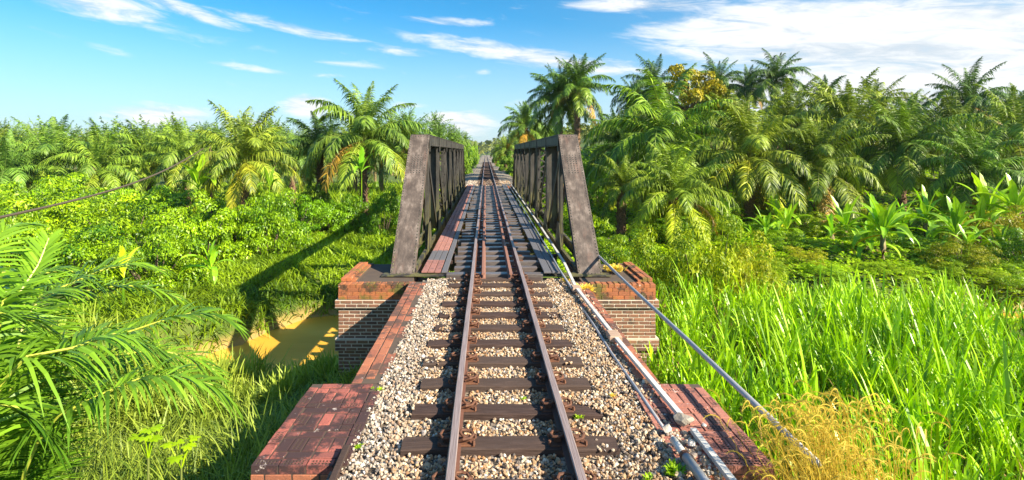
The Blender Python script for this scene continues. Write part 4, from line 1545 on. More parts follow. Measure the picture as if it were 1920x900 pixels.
near_frond([(70, 830, 5.0), (187, 741, 5.1), (303, 703, 5.3), (397, 722, 5.5), (440, 760, 5.6)], .72, 78, .85)
near_frond([(0, 723, 4.9), (103, 669, 5.1), (196, 628, 5.4), (262, 640, 5.6), (318, 690, 5.8)], .85, 78, .95)
near_frond([(90, 700, 6.2), (261, 618, 6.5), (355, 588, 6.8), (420, 596, 7.0), (455, 618, 7.1)], .75, 66, .6)
near_frond([(0, 601, 5.6), (32, 555, 5.8), (66, 508, 6.0), (92, 446, 6.2)], .85, 66, .35, tb=.2)
near_frond([(40, 620, 6.4), (120, 540, 6.8), (230, 496, 7.2), (310, 508, 7.5)], .85, 60, .5, tb=.15)
near_frond([(-60, 560, 5.6), (-30, 480, 5.9), (10, 430, 6.2), (60, 420, 6.4)], .85, 60, .6, tb=.2)
near_frond([(-60, 800, 4.6), (10, 760, 4.7), (70, 790, 4.8), (110, 850, 4.9)], .7, 56, .7)
near_frond([(-80, 640, 5.0), (-20, 590, 5.2), (60, 600, 5.5), (120, 640, 5.7)], .8, 56, .9)

near_frond([(60, 760, 5.8), (170, 680, 6.1), (280, 660, 6.3), (360, 670, 6.5), (410, 700, 6.6)], .75, 66, .75)
near_frond([(-20, 560, 6.5), (50, 520, 6.9), (120, 505, 7.2), (180, 530, 7.4)], .85, 60, .7, tb=.15)
near_frond([(60, 590, 7.4), (170, 545, 7.8), (260, 535, 8.1), (340, 560, 8.4)], .8, 60, .6, tb=.1)

# ------------------------------------------------------------------ grass and ground cover
def blades(fb, X, Y, L, Wd, lean, droop, k=3, tint=None, z=None, mi=0):
    n = len(X)
    th = rng.uniform(0, 2 * np.pi, n) if len(X) != len(TH[0]) else TH[0] + rng.normal(0, .5, n)
    D = np.c_[np.cos(th) * lean, np.sin(th) * lean, np.ones(n)]
    ph = th + np.pi / 2 + rng.normal(0, .5, n)
    S = np.c_[np.cos(ph), np.sin(ph), np.zeros(n)]
    Z = hgt(X, Y) - .03 if z is None else z
    fb.ribbons(np.c_[X, Y, Z], D, S, L, Wd, droop, k=k, peak=.25, tint=tint, mi=mi, base=.6)


TH = [np.zeros(0)]


def scatter(n, x0, x1, y0, y1, ok=None, clump=0, sp=.25):
    if clump:
        c = max(1, n // clump)
        X0, Y0 = rng.uniform(x0, x1, c), rng.uniform(y0, y1, c)
        ox, oy = rng.normal(0, sp, c * clump), rng.normal(0, sp, c * clump)
        X = np.repeat(X0, clump) + ox
        Y = np.repeat(Y0, clump) + oy
        th0 = np.arctan2(oy, ox)
    else:
        th0 = rng.uniform(0, 6.283, n)
        X, Y = rng.uniform(x0, x1, n), rng.uniform(y0, y1, n)
    keep = ~((np.abs(X) < 2.0) & (Y < 13.7)) & ~((np.abs(X) < 3.6) & (Y > 11.3) & (Y < 13.8)) & ~((np.abs(X) < 2.5) & (Y > 4.5) & (Y < 6.6)) & (hgt(X, Y) > WATER_Z - .02) & ~((np.abs(X) < 2.7) & (Y > 43))
    keep &= ~((np.abs(X) < 2.7) & (Y > 11) & (Y < 42))
    if ok is not None:
        keep &= ok(X, Y)
    TH[0] = th0[keep]
    return X[keep], Y[keep]


# left bank grass (slope beyond the river and the bank nearer the viewer)
fb = FB()
X, Y = scatter(64000, -14, -2.4, 14, 44, clump=22, sp=.2, ok=lambda x, y: (y > river_y(x) + 2.0) | (x < -9))
n = len(X)
L_ = rng.uniform(.45, 1.25, n) * (1 + .45 * vnoise(X, Y, 1.3))
blades(fb, X, Y, L_, .045, rng.uniform(.2, 1.3, n), rng.uniform(.4, 1.2, n), 4, np.clip(.45 + .5 * vnoise(X, Y, 2.2) + rng.normal(0, .2, n), 0, 1))
tag(fb.build("bank_grass", M['grass']), "shaggy green grass on the slope beyond the river, left of the truss", "grass", kind='stuff')
fb = FB()
X, Y = scatter(42000, -11, -2.0, 3.0, 16.5, clump=12, sp=.2)
n = len(X)
blades(fb, X, Y, rng.uniform(.35, .95, n) * np.where(Y > 9.5, .6, 1) * (1 + .75 * sm(-X, 2.9, 3.8) * (Y < 9.5)), .022, rng.uniform(.2, 1.0, n), rng.uniform(.2, .9, n), 3, np.clip(rng.normal(.4, .25, n), 0, 1))
X, Y = scatter(2200, -8, -3.4, 11.6, 13.6, clump=14, sp=.15)
n = len(X)
blades(fb, X, Y, rng.uniform(.5, .95, n), .035, rng.uniform(.15, .6, n), rng.uniform(.2, .6, n), 4, np.clip(rng.normal(.7, .2, n), 0, 1))
X, Y = scatter(900, -9.5, -6.2, 12.6, 14.6, clump=12, sp=.15)
n = len(X)
blades(fb, X, Y, rng.uniform(1.0, 1.7, n), .035, rng.uniform(.1, .5, n), rng.uniform(.2, .7, n), 4, np.clip(rng.normal(.8, .2, n), 0, 1))
X, Y = scatter(5200, -20, -7.2, 12.0, 15.5, clump=14, sp=.2)
n = len(X)
blades(fb, X, Y, rng.uniform(.8, 1.7, n), .04, rng.uniform(.15, .7, n), rng.uniform(.2, .8, n), 4, np.clip(rng.normal(.75, .2, n), 0, 1))
X, Y = scatter(5000, -15, -6.0, 6.5, 14, clump=14, sp=.2)
n = len(X)
blades(fb, X, Y, rng.uniform(.7, 1.5, n), .035, rng.uniform(.15, .9, n), rng.uniform(.2, .9, n), 4, np.clip(rng.normal(.6, .25, n), 0, 1))
tag(fb.build("verge_grass", M['darkgrass']), "fine dark green grass around the left brick platform and river edge", "grass", kind='stuff')
# far plain, both sides
fb = FB()
X, Y = scatter(34000, -42, -3.5, 40, 75)
blades(fb, X, Y, rng.uniform(.9, 2.4, len(X)) * (.45 + .55 * sm(-X, 5, 10)), .14, rng.uniform(.2, .9, len(X)), rng.uniform(.2, .8, len(X)), 2)
X, Y = scatter(16000, 2.8, 12, 30, 110)
blades(fb, X, Y, rng.uniform(.5, 1.0, len(X)), .14, rng.uniform(.2, .9, len(X)), rng.uniform(.2, .8, len(X)), 2)
X, Y = scatter(12000, -9, -2.8, 44, 160)
blades(fb, X, Y, rng.uniform(.4, .9, len(X)), .16, rng.uniform(.2, .9, len(X)), rng.uniform(.2, .8, len(X)), 2)
tag(fb.build("plain_grass", M['grass']), "rough green grass under the palms and along the far embankment", "grass", kind='stuff')
# tall cane grass on the right
fb = FB()


def cane(X, Y, hmul, tintb=0.0):
    n = len(X)
    Z = hgt(X, Y)
    Hh = rng.uniform(1.2, 1.9, n) * hmul
    th = rng.uniform(0, 2 * np.pi, n)
    tilt = rng.uniform(0.02, .22, n)
    D = np.c_[np.cos(th) * tilt, np.sin(th) * tilt, np.ones(n)]
    fb.ribbons(np.c_[X, Y, Z - .1], D, np.c_[np.cos(th + 1), np.sin(th + 1), 0 * X], Hh * .8, .022, .02, k=2, peak=.1, base=1, tint=np.full(n, .35))
    ph = rng.uniform(0, 2 * np.pi, n)
    for j in range(7):
        f = .22 + .11 * j
        lean = rng.uniform(.22, .75, n) * (1.0 - .07 * j)
        pj = ph + j * 2.4 + rng.normal(0, .4, n)
        P = np.c_[X, Y, Z - .1] + unit(D) * (Hh * f * .88)[:, None]
        Dj = np.c_[np.cos(pj) * lean, np.sin(pj) * lean, np.ones(n)]
        S = np.c_[-np.sin(pj), np.cos(pj), rng.normal(0, .2, n)]
        ln = Hh * rng.uniform(.40, .72, n)
        fb.ribbons(P, Dj, S, ln, rng.uniform(.016, .056, n), rng.uniform(.2, 1.2, n) * (1 - .06 * j), k=4, peak=.3, tint=np.clip(rng.normal(.20 + .05 * j + tintb, .36, n), 0, 1), fold=0)


hsh = lambda x, y, c: (np.sin(np.floor(x / c) * 12.9898 + np.floor(y / c) * 78.233) * 43758.5453) % 1.0
X, Y = scatter(6400, 2.9, 15, 4.6, 17.0, clump=9, sp=.13, ok=lambda x, y: (x > 2.8) & ((y - 4.6) * .6 + x > 4.6))
kp = rng.random(len(X)) < np.clip(1.3 - (X - 3) / 16, .3, 1) * (hsh(X + 3, Y, .5) > .2)
X, Y = X[kp], Y[kp]
cane(X, Y, np.where(X < 4.2, .72, 1.04) * (1 - .30 * sm(Y, 10, 17)) * (1 - .15 * sm(X / Y, .75, 1.05)) * (.72 + .56 * hsh(X, Y, .5)), .1)
X, Y = scatter(1500, 2.9, 14, 4.6, 16.0, ok=lambda x, y: (x > 2.8) & ((y - 4.6) * .6 + x > 4.6))
blades(fb, X, Y, rng.uniform(.9, 2.0, len(X)), rng.uniform(.012, .03, len(X)), rng.uniform(.1, .9, len(X)), rng.uniform(.1, .9, len(X)), 4, mi=1)
tag(fb.build("cane_grass", [M['cane'], M['dryleaf']]), "tall bright green cane grass on the right bank below the pipe", "grass", kind='stuff')
fb = FB()
X, Y = scatter(15000, 2.3, 9, 2.5, 14.5, clump=10, sp=.2)
blades(fb, X, Y, rng.uniform(.4, 1.0, len(X)), .02, rng.uniform(.2, .9, len(X)), rng.uniform(.2, .8, len(X)), 3)
tag(fb.build("undergrowth", M['darkgrass']), "low dark grass at the foot of the right masonry", "grass", kind='stuff')
# creeping cover on the right slopes
fb = FB()


def cover(fb, X, Y, s, hh=.25):
    n = len(X)
    mound = np.clip(vnoise(X, Y, 1.1) + .3 * vnoise(X, Y, .4), 0, 2) * hh
    Z = hgt(X, Y) + mound * rng.uniform(.3, 1.1, n) + .04
    th = rng.uniform(0, 2 * np.pi, n)
    D = np.c_[np.cos(th), np.sin(th), rng.uniform(-.1, 1.0, n)]
    S = np.c_[-np.sin(th), np.cos(th), rng.normal(0, .3, n)]
    fb.ribbons(np.c_[X, Y, Z], D, S, s * rng.uniform(.7, 1.3, n), s * .62, .25, k=2, peak=.5, base=.3, tint=np.clip(.66 + .30 * vnoise(X, Y, 2) + rng.normal(0, .22, n), 0, 1))


X, Y = scatter(80000, 3, 34, 20, 40)
cover(fb, X, Y, .2, .35)
X, Y = scatter(30000, 3, 70, 38, 75)
cover(fb, X, Y, .42, .5)
X, Y = scatter(34000, 4, 36, 15.5, 21)
cover(fb, X, Y, .17, .3)
X, Y = scatter(26000, 2.8, 14, 15, 40)
cover(fb, X, Y, .13, .6)
tag(fb.build("creeping_cover", M['cover']), "bright creeping leaves carpeting the far river bank on the right", "ground cover", kind='stuff')
fb = FB()
X, Y = scatter(2500, 4, 30, 19, 30)
cover(fb, X, Y, .16, .1)
X, Y = scatter(1800, 6, 60, 34, 60)
cover(fb, X, Y, .35, .2)
tag(fb.build("leaf_litter", M['dryleaf']), "scattered dry brown leaves on the right bank", "leaf litter", kind='stuff')

# foxtail grass at lower right
fb = FB()
nf = 520
for i in range(nf):
    a = at(random.gauss(1560, 80), 900, random.uniform(3.9, 5.0))
    x, y = a.x, a.y
    if x < 2.38:
        continue
    z0 = float(hgt(x, y))
    py = random.uniform(745, 905) + abs(a.x - 2.9) * 60
    top = at(VX + (x - CX) * F / y, py, y)
    h = max(top.z - z0, .8)
    lx, ly = random.uniform(-.55, .1), random.uniform(-.2, .2)
    pts = np.array([(x, y, z0), (x + lx * .25, y + ly * .3, z0 + h * .5), (x + lx * .7, y + ly * .8, z0 + h * .9), (x + lx * .95, y + ly, z0 + h)])
    fb.tube(pts, [.003, .003, .0022, .002], 3, .35)
    # arching bristly head
    hl = random.uniform(.15, .25)
    sd = -1 if random.random() < .72 else 1
    hp = [pts[-1]]
    hy = random.uniform(-1.1, 1.1)
    cu = random.uniform(85, 150)
    for j in range(7):
        an = R(75) - R(cu) * j / 6
        hp.append(hp[-1] + np.array([sd * math.cos(an) * math.cos(hy), math.cos(an) * math.sin(hy), math.sin(an)]) * hl / 7)
    hp = np.array(hp)
    fb.tube(hp, np.array([.002, .003, .004, .0045, .0045, .004, .003, .002]), 3, .6)
    nb = 90
    u = rng.uniform(0, 1, nb) * 6.9
    i0 = u.astype(int)
    P = hp[i0] + (hp[i0 + 1] - hp[i0]) * (u - i0)[:, None]
    tn = unit(hp[i0 + 1] - hp[i0])
    D = unit(rng.normal(size=(nb, 3))) + tn * .9
    fb.ribbons(P, D, unit(rng.normal(size=(nb, 3))), .030, .0042, .0, k=1, tint=rng.uniform(.55, 1, nb))
nb = 2600
X = rng.normal(3.0, .42, nb)
Y = rng.uniform(3.8, 5.3, nb)
kp = X > 2.38
X, Y = X[kp], Y[kp]
blades(fb, X, Y, rng.uniform(.6, 1.45, len(X)), .012, rng.uniform(.1, .5, len(X)), rng.uniform(.1, .5, len(X)), 4, rng.uniform(0, .7, len(X)))
tag(fb.build("foxtail_grass", M['foxtail']), "golden foxtail grass with curled seed heads at the lower right", "grass", kind='stuff')

# ------------------------------------------------------------------ shrubs
def shrub_mesh(name, m, nl, leaf, lobes, seed, squash=.8, wide=.5, tri=2, branches=9, pad=.55):
    """crown of many leaves gathered on uneven lobes around radius 1"""
    r = np.random.default_rng(seed)
    fb = FB()
    C = []
    for i in range(lobes):
        a, e = r.uniform(0, 6.28), np.arcsin(r.uniform(.0, .95))
        d = r.uniform(.5, .9)
        C.append((d * math.cos(a) * math.cos(e), d * math.sin(a) * math.cos(e), d * math.sin(e) * squash, r.uniform(.11, .22)))
    C = np.array(C)
    w_ = C[:, 3] ** 2
    idx = r.choice(lobes, nl, p=w_ / w_.sum())
    dirs = unit(r.normal(size=(nl, 3)) * [1, 1, .9] + np.array([0, 0, .75]))
    rad = C[idx, 3] * r.uniform(.45, 1.08, nl) ** .5
    P = C[idx, :3] + dirs * rad[:, None] * [1, 1, pad]
    P[:, 2] = np.abs(P[:, 2])
    tang = unit(np.cross(dirs, r.normal(size=(nl, 3))))
    out = unit(tang + dirs * .35 + r.normal(0, .22, (nl, 3)) + np.array([0, 0, -.1]))
    S = unit(np.cross(out, dirs + [0, 0, .5] + r.normal(0, .28, (nl, 3))))
    fb.ribbons(P, out, S, leaf * r.uniform(.7, 1.35, nl), leaf * wide * r.uniform(.8, 1.2, nl), .2, k=tri, peak=.5, base=.25, tint=np.clip(r.normal(.45, .28, nl) + (idx % 5 - 2) * .10 + .5 * (rad / C[idx, 3] - .85), 0, 1))  # leaves deep in a lobe darker: shade put into the tint
    for i in range(min(branches, lobes)):
        c = C[i, :3]
        fb.tube([(0, 0, -.25), c * .5 + [0, 0, -.05], c], [.022, .014, .005], 4, .5, 1)
    return fb.mesh(name, [m, M['bark']])


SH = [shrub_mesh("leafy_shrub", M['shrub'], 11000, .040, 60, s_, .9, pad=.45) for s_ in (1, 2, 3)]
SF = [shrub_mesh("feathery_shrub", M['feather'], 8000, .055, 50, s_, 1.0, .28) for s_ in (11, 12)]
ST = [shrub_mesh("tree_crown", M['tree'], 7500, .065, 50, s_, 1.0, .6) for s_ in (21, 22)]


def shrub(meshes, name, px, Y, wpx, toppy, label, tint=(1, 1, 1), group=None, cat="shrub", cover_=0.0):
    c = at(px, 300, Y)
    gz = float(hgt(c.x, c.y))
    gz = max(gz, WATER_Z)
    ztop = at(px, toppy, Y).z
    hh = max(ztop - gz, .6) * 1.17
    rx = wpx / 2 * Y / F
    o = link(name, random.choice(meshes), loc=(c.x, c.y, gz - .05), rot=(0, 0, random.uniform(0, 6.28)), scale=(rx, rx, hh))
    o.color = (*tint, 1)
    return tag(o, label, cat, group)


GS = "round leafy shrubs left of the river"
shrub(SH, "leafy_shrub", 60, 27, 330, 318, "wide bright green shrub at the left edge below the palms", (1.1, 1.05, .9), GS)
shrub(SH, "leafy_shrub", 235, 26, 280, 350, "dense bright green shrub mass in the middle of the left hedge", (1.0, 1.0, 1), GS)
shrub(SH, "leafy_shrub", 385, 26, 240, 345, "domed green shrub behind the small banana plant", (.95, .98, 1), GS)
shrub(SH, "leafy_shrub", 505, 27, 170, 345, "rounded shrub at the right end of the left hedge", (.85, .92, 1), GS)
shrub(SH, "leafy_shrub", 120, 21, 290, 385, "nearer low shrub behind the big corner palm", (.95, 1.0, 1), GS)
shrub(SH, "leafy_shrub", 290, 21, 230, 400, "low shrub in front of the left hedge, above the yellow banana leaf", (.9, .95, 1), GS)
shrub(SH, "leafy_shrub", 20, 21, 200, 350, "tall shrub cut by the left edge", (1.05, 1.05, 1), GS)
shrub(SH, "leafy_shrub", 440, 27, 150, 372, "small round shrub left of the grassy river slope", (.85, .95, 1), GS)
shrub(SH, "leafy_shrub", 160, 32, 320, 330, "pale shrub peeping over the left hedge", (1.15, 1.1, .9), GS)
for px, Y, wd, tp, tn, lab in ((90, 36, 230, 318, (.9, 1, 1), "tall shrub behind the left hedge near the left edge"), (230, 35, 230, 330, (.85, 1, 1), "shrub behind the middle of the left hedge under the palms"),
        (340, 36, 200, 340, (.8, .95, 1), "shrub under the leaning pole behind the hedge"), (450, 34, 200, 345, (.75, .9, 1), "shrub below the yellowish palm"),
        (555, 33, 150, 352, (.7, .9, 1), "shrub in front of the gap right of the yellowish palm"), (620, 34, 120, 362, (.75, .9, 1), "low shrub left of the tallest left palm"), (-20, 30, 200, 330, (1, 1, 1), "shrub mostly outside the left edge")):
    shrub(SH, "leafy_shrub", px, Y, wd, tp, lab, tn, GS)
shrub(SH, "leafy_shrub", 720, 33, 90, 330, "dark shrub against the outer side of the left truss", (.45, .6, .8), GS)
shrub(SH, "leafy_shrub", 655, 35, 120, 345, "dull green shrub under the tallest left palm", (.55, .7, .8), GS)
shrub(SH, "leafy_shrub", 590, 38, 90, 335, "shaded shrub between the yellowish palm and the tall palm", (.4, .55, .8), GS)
GRS = "bushes on the right bank"
shrub(SF, "feathery_shrub", 1330, 17, 250, 415, "tall feathery yellow green bush growing at the right river edge", (1.1, 1.0, .8), GRS)
shrub(SF, "feathery_shrub", 1245, 19, 210, 425, "feathery bush between the right truss foot and the tall feathery one", (.95, .95, .9), GRS)
shrub(SF, "feathery_shrub", 1180, 16.5, 170, 455, "small feathery bush behind the right brick pier", (.85, .9, .8), GRS)
shrub(SF, "feathery_shrub", 1400, 21, 190, 432, "orange tinged feathery bush right of the tall feathery one", (1.1, .92, .8), GRS)
shrub(SH, "leafy_shrub", 1170, 24, 170, 412, "bright round bush right beside the right truss foot", (.95, .95, 1), GRS)
shrub(SH, "leafy_shrub", 1540, 30, 120, 395, "yellow green bush left of the large banana clump", (.9, .8, 1), GRS)
shrub(SH, "leafy_shrub", 1420, 31, 110, 412, "low bush near the small banana plant", (.7, .85, 1), GRS)
shrub(SH, "leafy_shrub", 1740, 32, 140, 395, "dark bush between the two banana clumps", (.5, .62, .9), GRS)
shrub(SF, "feathery_shrub", 1870, 27, 170, 385, "brownish feathery bush at the right edge", (.9, .62, .7), GRS)
shrub(SF, "feathery_shrub", 1800, 24, 150, 440, "low brownish bush below the right banana clump", (.8, .65, .7), GRS)
shrub(SH, "leafy_shrub", 1290, 33, 150, 400, "low green bush at the foot of the drooping palm", (.75, .9, 1), GRS)
shrub(SH, "leafy_shrub", 1120, 46, 110, 300, "climber covered bush behind the right truss", (.55, .8, .9), GRS)
shrub(SH, "leafy_shrub", 1150, 50, 90, 245, "light green climbing foliage between tall palm and truss", (.8, 1.0, .9), GRS)
for i, (px, Y, wd, tp, mt) in enumerate(((1450, 21.5, 130, 500, 1), (1540, 22.5, 120, 498, 0), (1600, 21.8, 110, 512, 0), (1665, 23, 120, 505, 1), (1740, 22, 120, 510, 0), (1820, 22.6, 130, 500, 1), (1900, 22, 130, 498, 0))):
    shrub(SF if mt else SH, "bank_bush", px, Y, wd, tp, "low bright bush on the right water edge, %s from the bridge" % ordn(i), (1.05, 1.1, 1), "low bushes along the right water edge")
for px, Y, wd, tp, mt, tn, lab in (
        (1140, 28, 110, 440, 0, (1, 1, 1), "bright bush low beside the foot of the right end post"), (1215, 31, 110, 405, 0, (.9, 1, 1), "bright bush between the two nearest low palms on the right"),
        (1345, 30, 130, 395, 1, (.9, 1, .9), "feathery bush below the drooping fronds of the low right palm"), (1480, 27, 130, 430, 0, (.85, .9, 1), "round green bush right of the small banana plant"),
        (1505, 24, 120, 462, 1, (1.0, .8, .8), "low orange tinged bush on the far right river bank"), (1600, 29, 120, 412, 0, (1, 1, 1), "bright bush behind the second banana stem"),
        (1715, 27, 120, 440, 0, (.7, .85, 1), "green bush right of the large banana stem"), (1760, 25, 120, 470, 0, (.8, .95, 1), "low green bush at the foot of the brown leaved banana plant"),
        (1850, 23.5, 150, 478, 0, (.9, .9, 1), "low bush at the water edge near the right edge"), (1925, 24, 140, 420, 0, (.75, .85, 1), "bush cut by the right edge above the river"),
        (1690, 33, 170, 385, 0, (.6, .75, 1), "wide dark bush behind the largest banana plant"), (1520, 34, 170, 385, 0, (.75, .85, 1), "wide bush behind the yellow green one on the right"),
        (1400, 35, 170, 388, 0, (.85, .95, 1), "wide bush behind the tiny banana plant"), (1280, 37, 140, 380, 0, (.7, .85, 1), "bush in the shade under the drooping low palm"),
        (1440, 23.5, 110, 478, 1, (1.0, 1.0, .9), "small feathery bush on the far bank right of the orange tinged one")):
    shrub(SF if mt else SH, "feathery_shrub" if mt else "leafy_shrub", px, Y, wd, tp, lab, tn, GRS)
for i, (px, Y, wd, tp) in enumerate(((1340, 52, 130, 330), (1450, 50, 160, 335), (1560, 52, 160, 330), (1660, 50, 160, 335), (1780, 50, 170, 330), (1890, 50, 170, 325), (1230, 54, 130, 320))):
    shrub(ST, "understorey_bush", px, Y, wd, tp, "dark understorey bush %s from the left under the right palm grove" % ["second", "third", "fourth", "fifth", "sixth", "last", "first"][i], (.55, .65, .8), "dark bushes under the right palm grove")  # leaf tint lowered: shade under the grove put into the colour
GF = "bushes lining the far track"
for i, (px, Y, wd, tp) in enumerate(((888, 120, 18, 268), (880, 92, 26, 266), (868, 70, 32, 272), (892, 170, 12, 270), (934, 130, 20, 272), (944, 100, 28, 276), (952, 78, 30, 284), (932, 180, 14, 274), (985, 70, 60, 292), (1060, 62, 80, 270))):
    shrub(SH if i % 2 else ST, "trackside_bush", px, Y, wd * 1.3, tp, "small bush %s in distance along the %s side of the far track" % (ordn([2, 1, 0, 3, 4, 3, 2, 5, 1, 0][i]), 'left' if px < 911 else 'right'), (1.0, 1.1, .9) if i % 2 else (1.2, 1.4, 1), GF + (', left side' if px < 911 else ', right side'))


def tree(px, toppy, Y, wpx, hpx, label, tint):
    c = at(px, toppy, Y)
    gz = float(hgt(c.x, c.y))
    root = empty("broadleaf_tree", (c.x, c.y, gz), label, "tree", None, random.uniform(0, 6))
    ch = hpx * Y / F
    rx = wpx / 2 * Y / F
    z0 = c.z - gz - ch
    b = MB()
    b.tube([(0, 0, -.3), (.1, 0, z0 * .5), (0, .1, z0 + ch * .5)], [.22, .17, .08], 8)
    for a in range(4):
        b.tube([(0, .05, z0 * .8), (rx * .4 * math.cos(a * 1.6), rx * .4 * math.sin(a * 1.6), z0 + ch * .4)], [.09, .03], 6)
    b.build("trunk", M['bark'], root)
    o = link("crown", random.choice(ST), root, loc=(0, 0, z0), scale=(rx, rx, ch))
    o.color = (*tint, 1)


tree(1292, 108, 50, 150, 95, "tree with orange brown leaves standing above the palms on the right", (2.3, 1.35, .6))
tree(1352, 160, 50, 110, 80, "olive brown tree right of the orange leaved tree", (1.7, 1.25, .7))
tree(1900, 178, 74, 130, 70, "pale green round tree on the skyline at the right edge", (1.8, 1.7, 1.0))
tree(1690, 250, 56, 70, 80, "small light green tree among the right palms", (1.5, 1.7, .8))
tree(1185, 210, 58, 80, 90, "dark green tree between tall palm and skyline palms", (.7, .9, .8))

# far woods
fb = FB()
n = 26000
ang = rng.uniform(-1.0, 1.05, n)
dist = rng.uniform(150, 330, n) ** 1.0
X = np.tan(ang) * dist * .98
Y = dist
cl_ = np.abs(X - 0) > 5 + dist * .006
X, Y = X[cl_], Y[cl_]
canopy = 4.6 + 1.6 * vnoise(X, Y, 5) + 1.2 * vnoise(X, Y, 2.2)
Z = hgt(X, Y) + canopy * rng.uniform(.25, 1.0, len(X)) ** .5
n = len(X)
D = unit(rng.normal(size=(n, 3)) + np.array([0, 0, .6]))
fb.ribbons(np.c_[X, Y, Z], D, unit(np.cross(D, rng.normal(size=(n, 3)))), rng.uniform(1.2, 2.8, n), rng.uniform(.5, 1.1, n), .3, k=2, peak=.5)
n = 9000
dist = rng.uniform(500, 1500, n)
X = rng.uniform(-1.0, 1.0, n) * dist
Z = hgt(X, dist) + rng.uniform(2, 11, n)
D = unit(rng.normal(size=(n, 3)) + np.array([0, 0, .6]))
fb.ribbons(np.c_[X, dist, Z], D, unit(np.cross(D, rng.normal(size=(n, 3)))), rng.uniform(5, 10, n), rng.uniform(4, 8, n), .3, k=2, peak=.5)
tag(fb.build("distant_woods", M['forest']), "low distant woods closing the horizon behind the plantation", "woods", kind='stuff')

# ------------------------------------------------------------------ banana plants
def banana_leaf(L, Wd, elev, bend, seed, m=None):
    r = np.random.default_rng(seed)
    N = 10
    pts = [np.zeros(3)]
    for i in range(N):
        aa = R(elev) - R(bend) * ((i + .5) / N) ** 1.5
        pts.append(pts[-1] + np.array([math.cos(aa), 0, math.sin(aa)]) * L / N)
    pts = np.array(pts)
    V, T = [], []
    for i, p in enumerate(pts):
        u = i / N
        wdt = Wd / 2 * (0.04 if u < .12 else math.sin(math.pi * min(1, (u - .12) / .88 * .93 + .07)) ** .6)
        tear = 1 - (.0 if i % 2 else r.uniform(0, .42))
        V += [p + [0, -wdt * tear, wdt * .28], p, p + [0, wdt * (1 - r.uniform(0, .2)), wdt * .28]]
    for i in range(N):
        a = i * 3
        for j in (0, 1):
            T += [(a + j, a + j + 1, a + j + 4), (a + j, a + j + 4, a + j + 3)]
    fb = FB()
    fb.add(np.array(V), np.array(T), np.clip(.5 + r.normal(0, .15, len(V)), 0, 1))
    fb.tube(pts * [1, 1, 1] - [0, 0, .004], np.linspace(.03, .006, len(pts)) * L / 2, 4, .95)
    return fb.mesh("leaf", M['banana'])


BLF = [banana_leaf(1, .185, e, b_, i) for i, (e, b_) in enumerate(((84, 25), (74, 60), (62, 90), (46, 115), (24, 115), (-20, 60)))]


def banana(px, py, Y, lpx, nl, label, stem=True, tint=(1, 1, 1), group="banana plants", dead=1, spread=1.0):
    c = at(px, py, Y)
    gz = float(hgt(c.x, c.y))
    h = max(c.z - gz, .25)
    root = empty("banana_plant", (c.x, c.y, gz), label, "banana plant", group, random.uniform(0, 6))
    b = MB()
    q = 1.0 if stem else .3
    b.tube([(0, 0, -.2), (.02, 0, h * .5), (0, 0, h)], [.17 * q, .13 * q, .08 * q], 10)
    b.build("stem", M['bstem'] if stem else M['cover'], root, smooth=True)
    L = lpx * Y / F
    for i in range(nl):
        k = min(5, int((i + .3) / nl * 5.2 * spread))
        o = link("leaf", BLF[k], root, loc=(0, 0, h), rot=(random.uniform(-.15, .15), random.uniform(-.1, .1), i * 2.4 + random.uniform(-.4, .4)))
        s_ = L * random.uniform(.8, 1.15)
        o.scale = (s_, s_ * random.uniform(.85, 1.2), s_)
        v = random.uniform(.8, 1.2)
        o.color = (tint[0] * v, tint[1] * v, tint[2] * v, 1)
        if k == 5 and dead:
            o.color = (1.9, .75, .9, 1)
            o['label'] = "dry brown hanging leaf"


banana(1655, 440, 25, 84, 20, "large banana plant with torn leaves and brown stem on the right bank")
banana(1628, 462, 26, 66, 14, "second banana stem close against the large one on its left")
banana(1792, 440, 26, 76, 18, "banana plant with dry brown leaves, right of the largest one", tint=(.8, .85, 1))
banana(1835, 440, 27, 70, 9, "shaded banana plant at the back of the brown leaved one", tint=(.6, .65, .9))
banana(1458, 418, 31, 66, 10, "small banana plant on the bank left of the largest one", tint=(1.05, 1, 1))
banana(1905, 405, 28, 84, 16, "banana plant cut by the right edge of the picture", tint=(1.05, 1.0, .9))
banana(1880, 470, 25, 60, 7, "low banana sucker near the right edge", tint=(.7, .7, .9))
banana(372, 352, 30, 66, 10, "banana plant with broad upright leaves behind the left shrubs", tint=(1.15, 1.1, 1), dead=0, spread=.75, stem=False)
banana(505, 352, 28, 40, 6, "small banana plant peeping over the left hedge near its right end", tint=(1.0, 1.0, 1), dead=0, spread=.7, stem=False)
banana(678, 322, 34, 50, 7, "banana plant beside the tall left palm trunk", tint=(.75, .95, 1), dead=0, spread=.8, stem=False)
banana(395, 505, 20.5, 66, 8, "young banana plant with one yellow leaf above the river", tint=(.95, 1.05, 1), spread=1.0, stem=False)
banana(232, 520, 17, 74, 4, "pair of pale yellow banana leaves behind the corner palm", tint=(1.7, 1.25, 1), dead=0, spread=.55, stem=False)
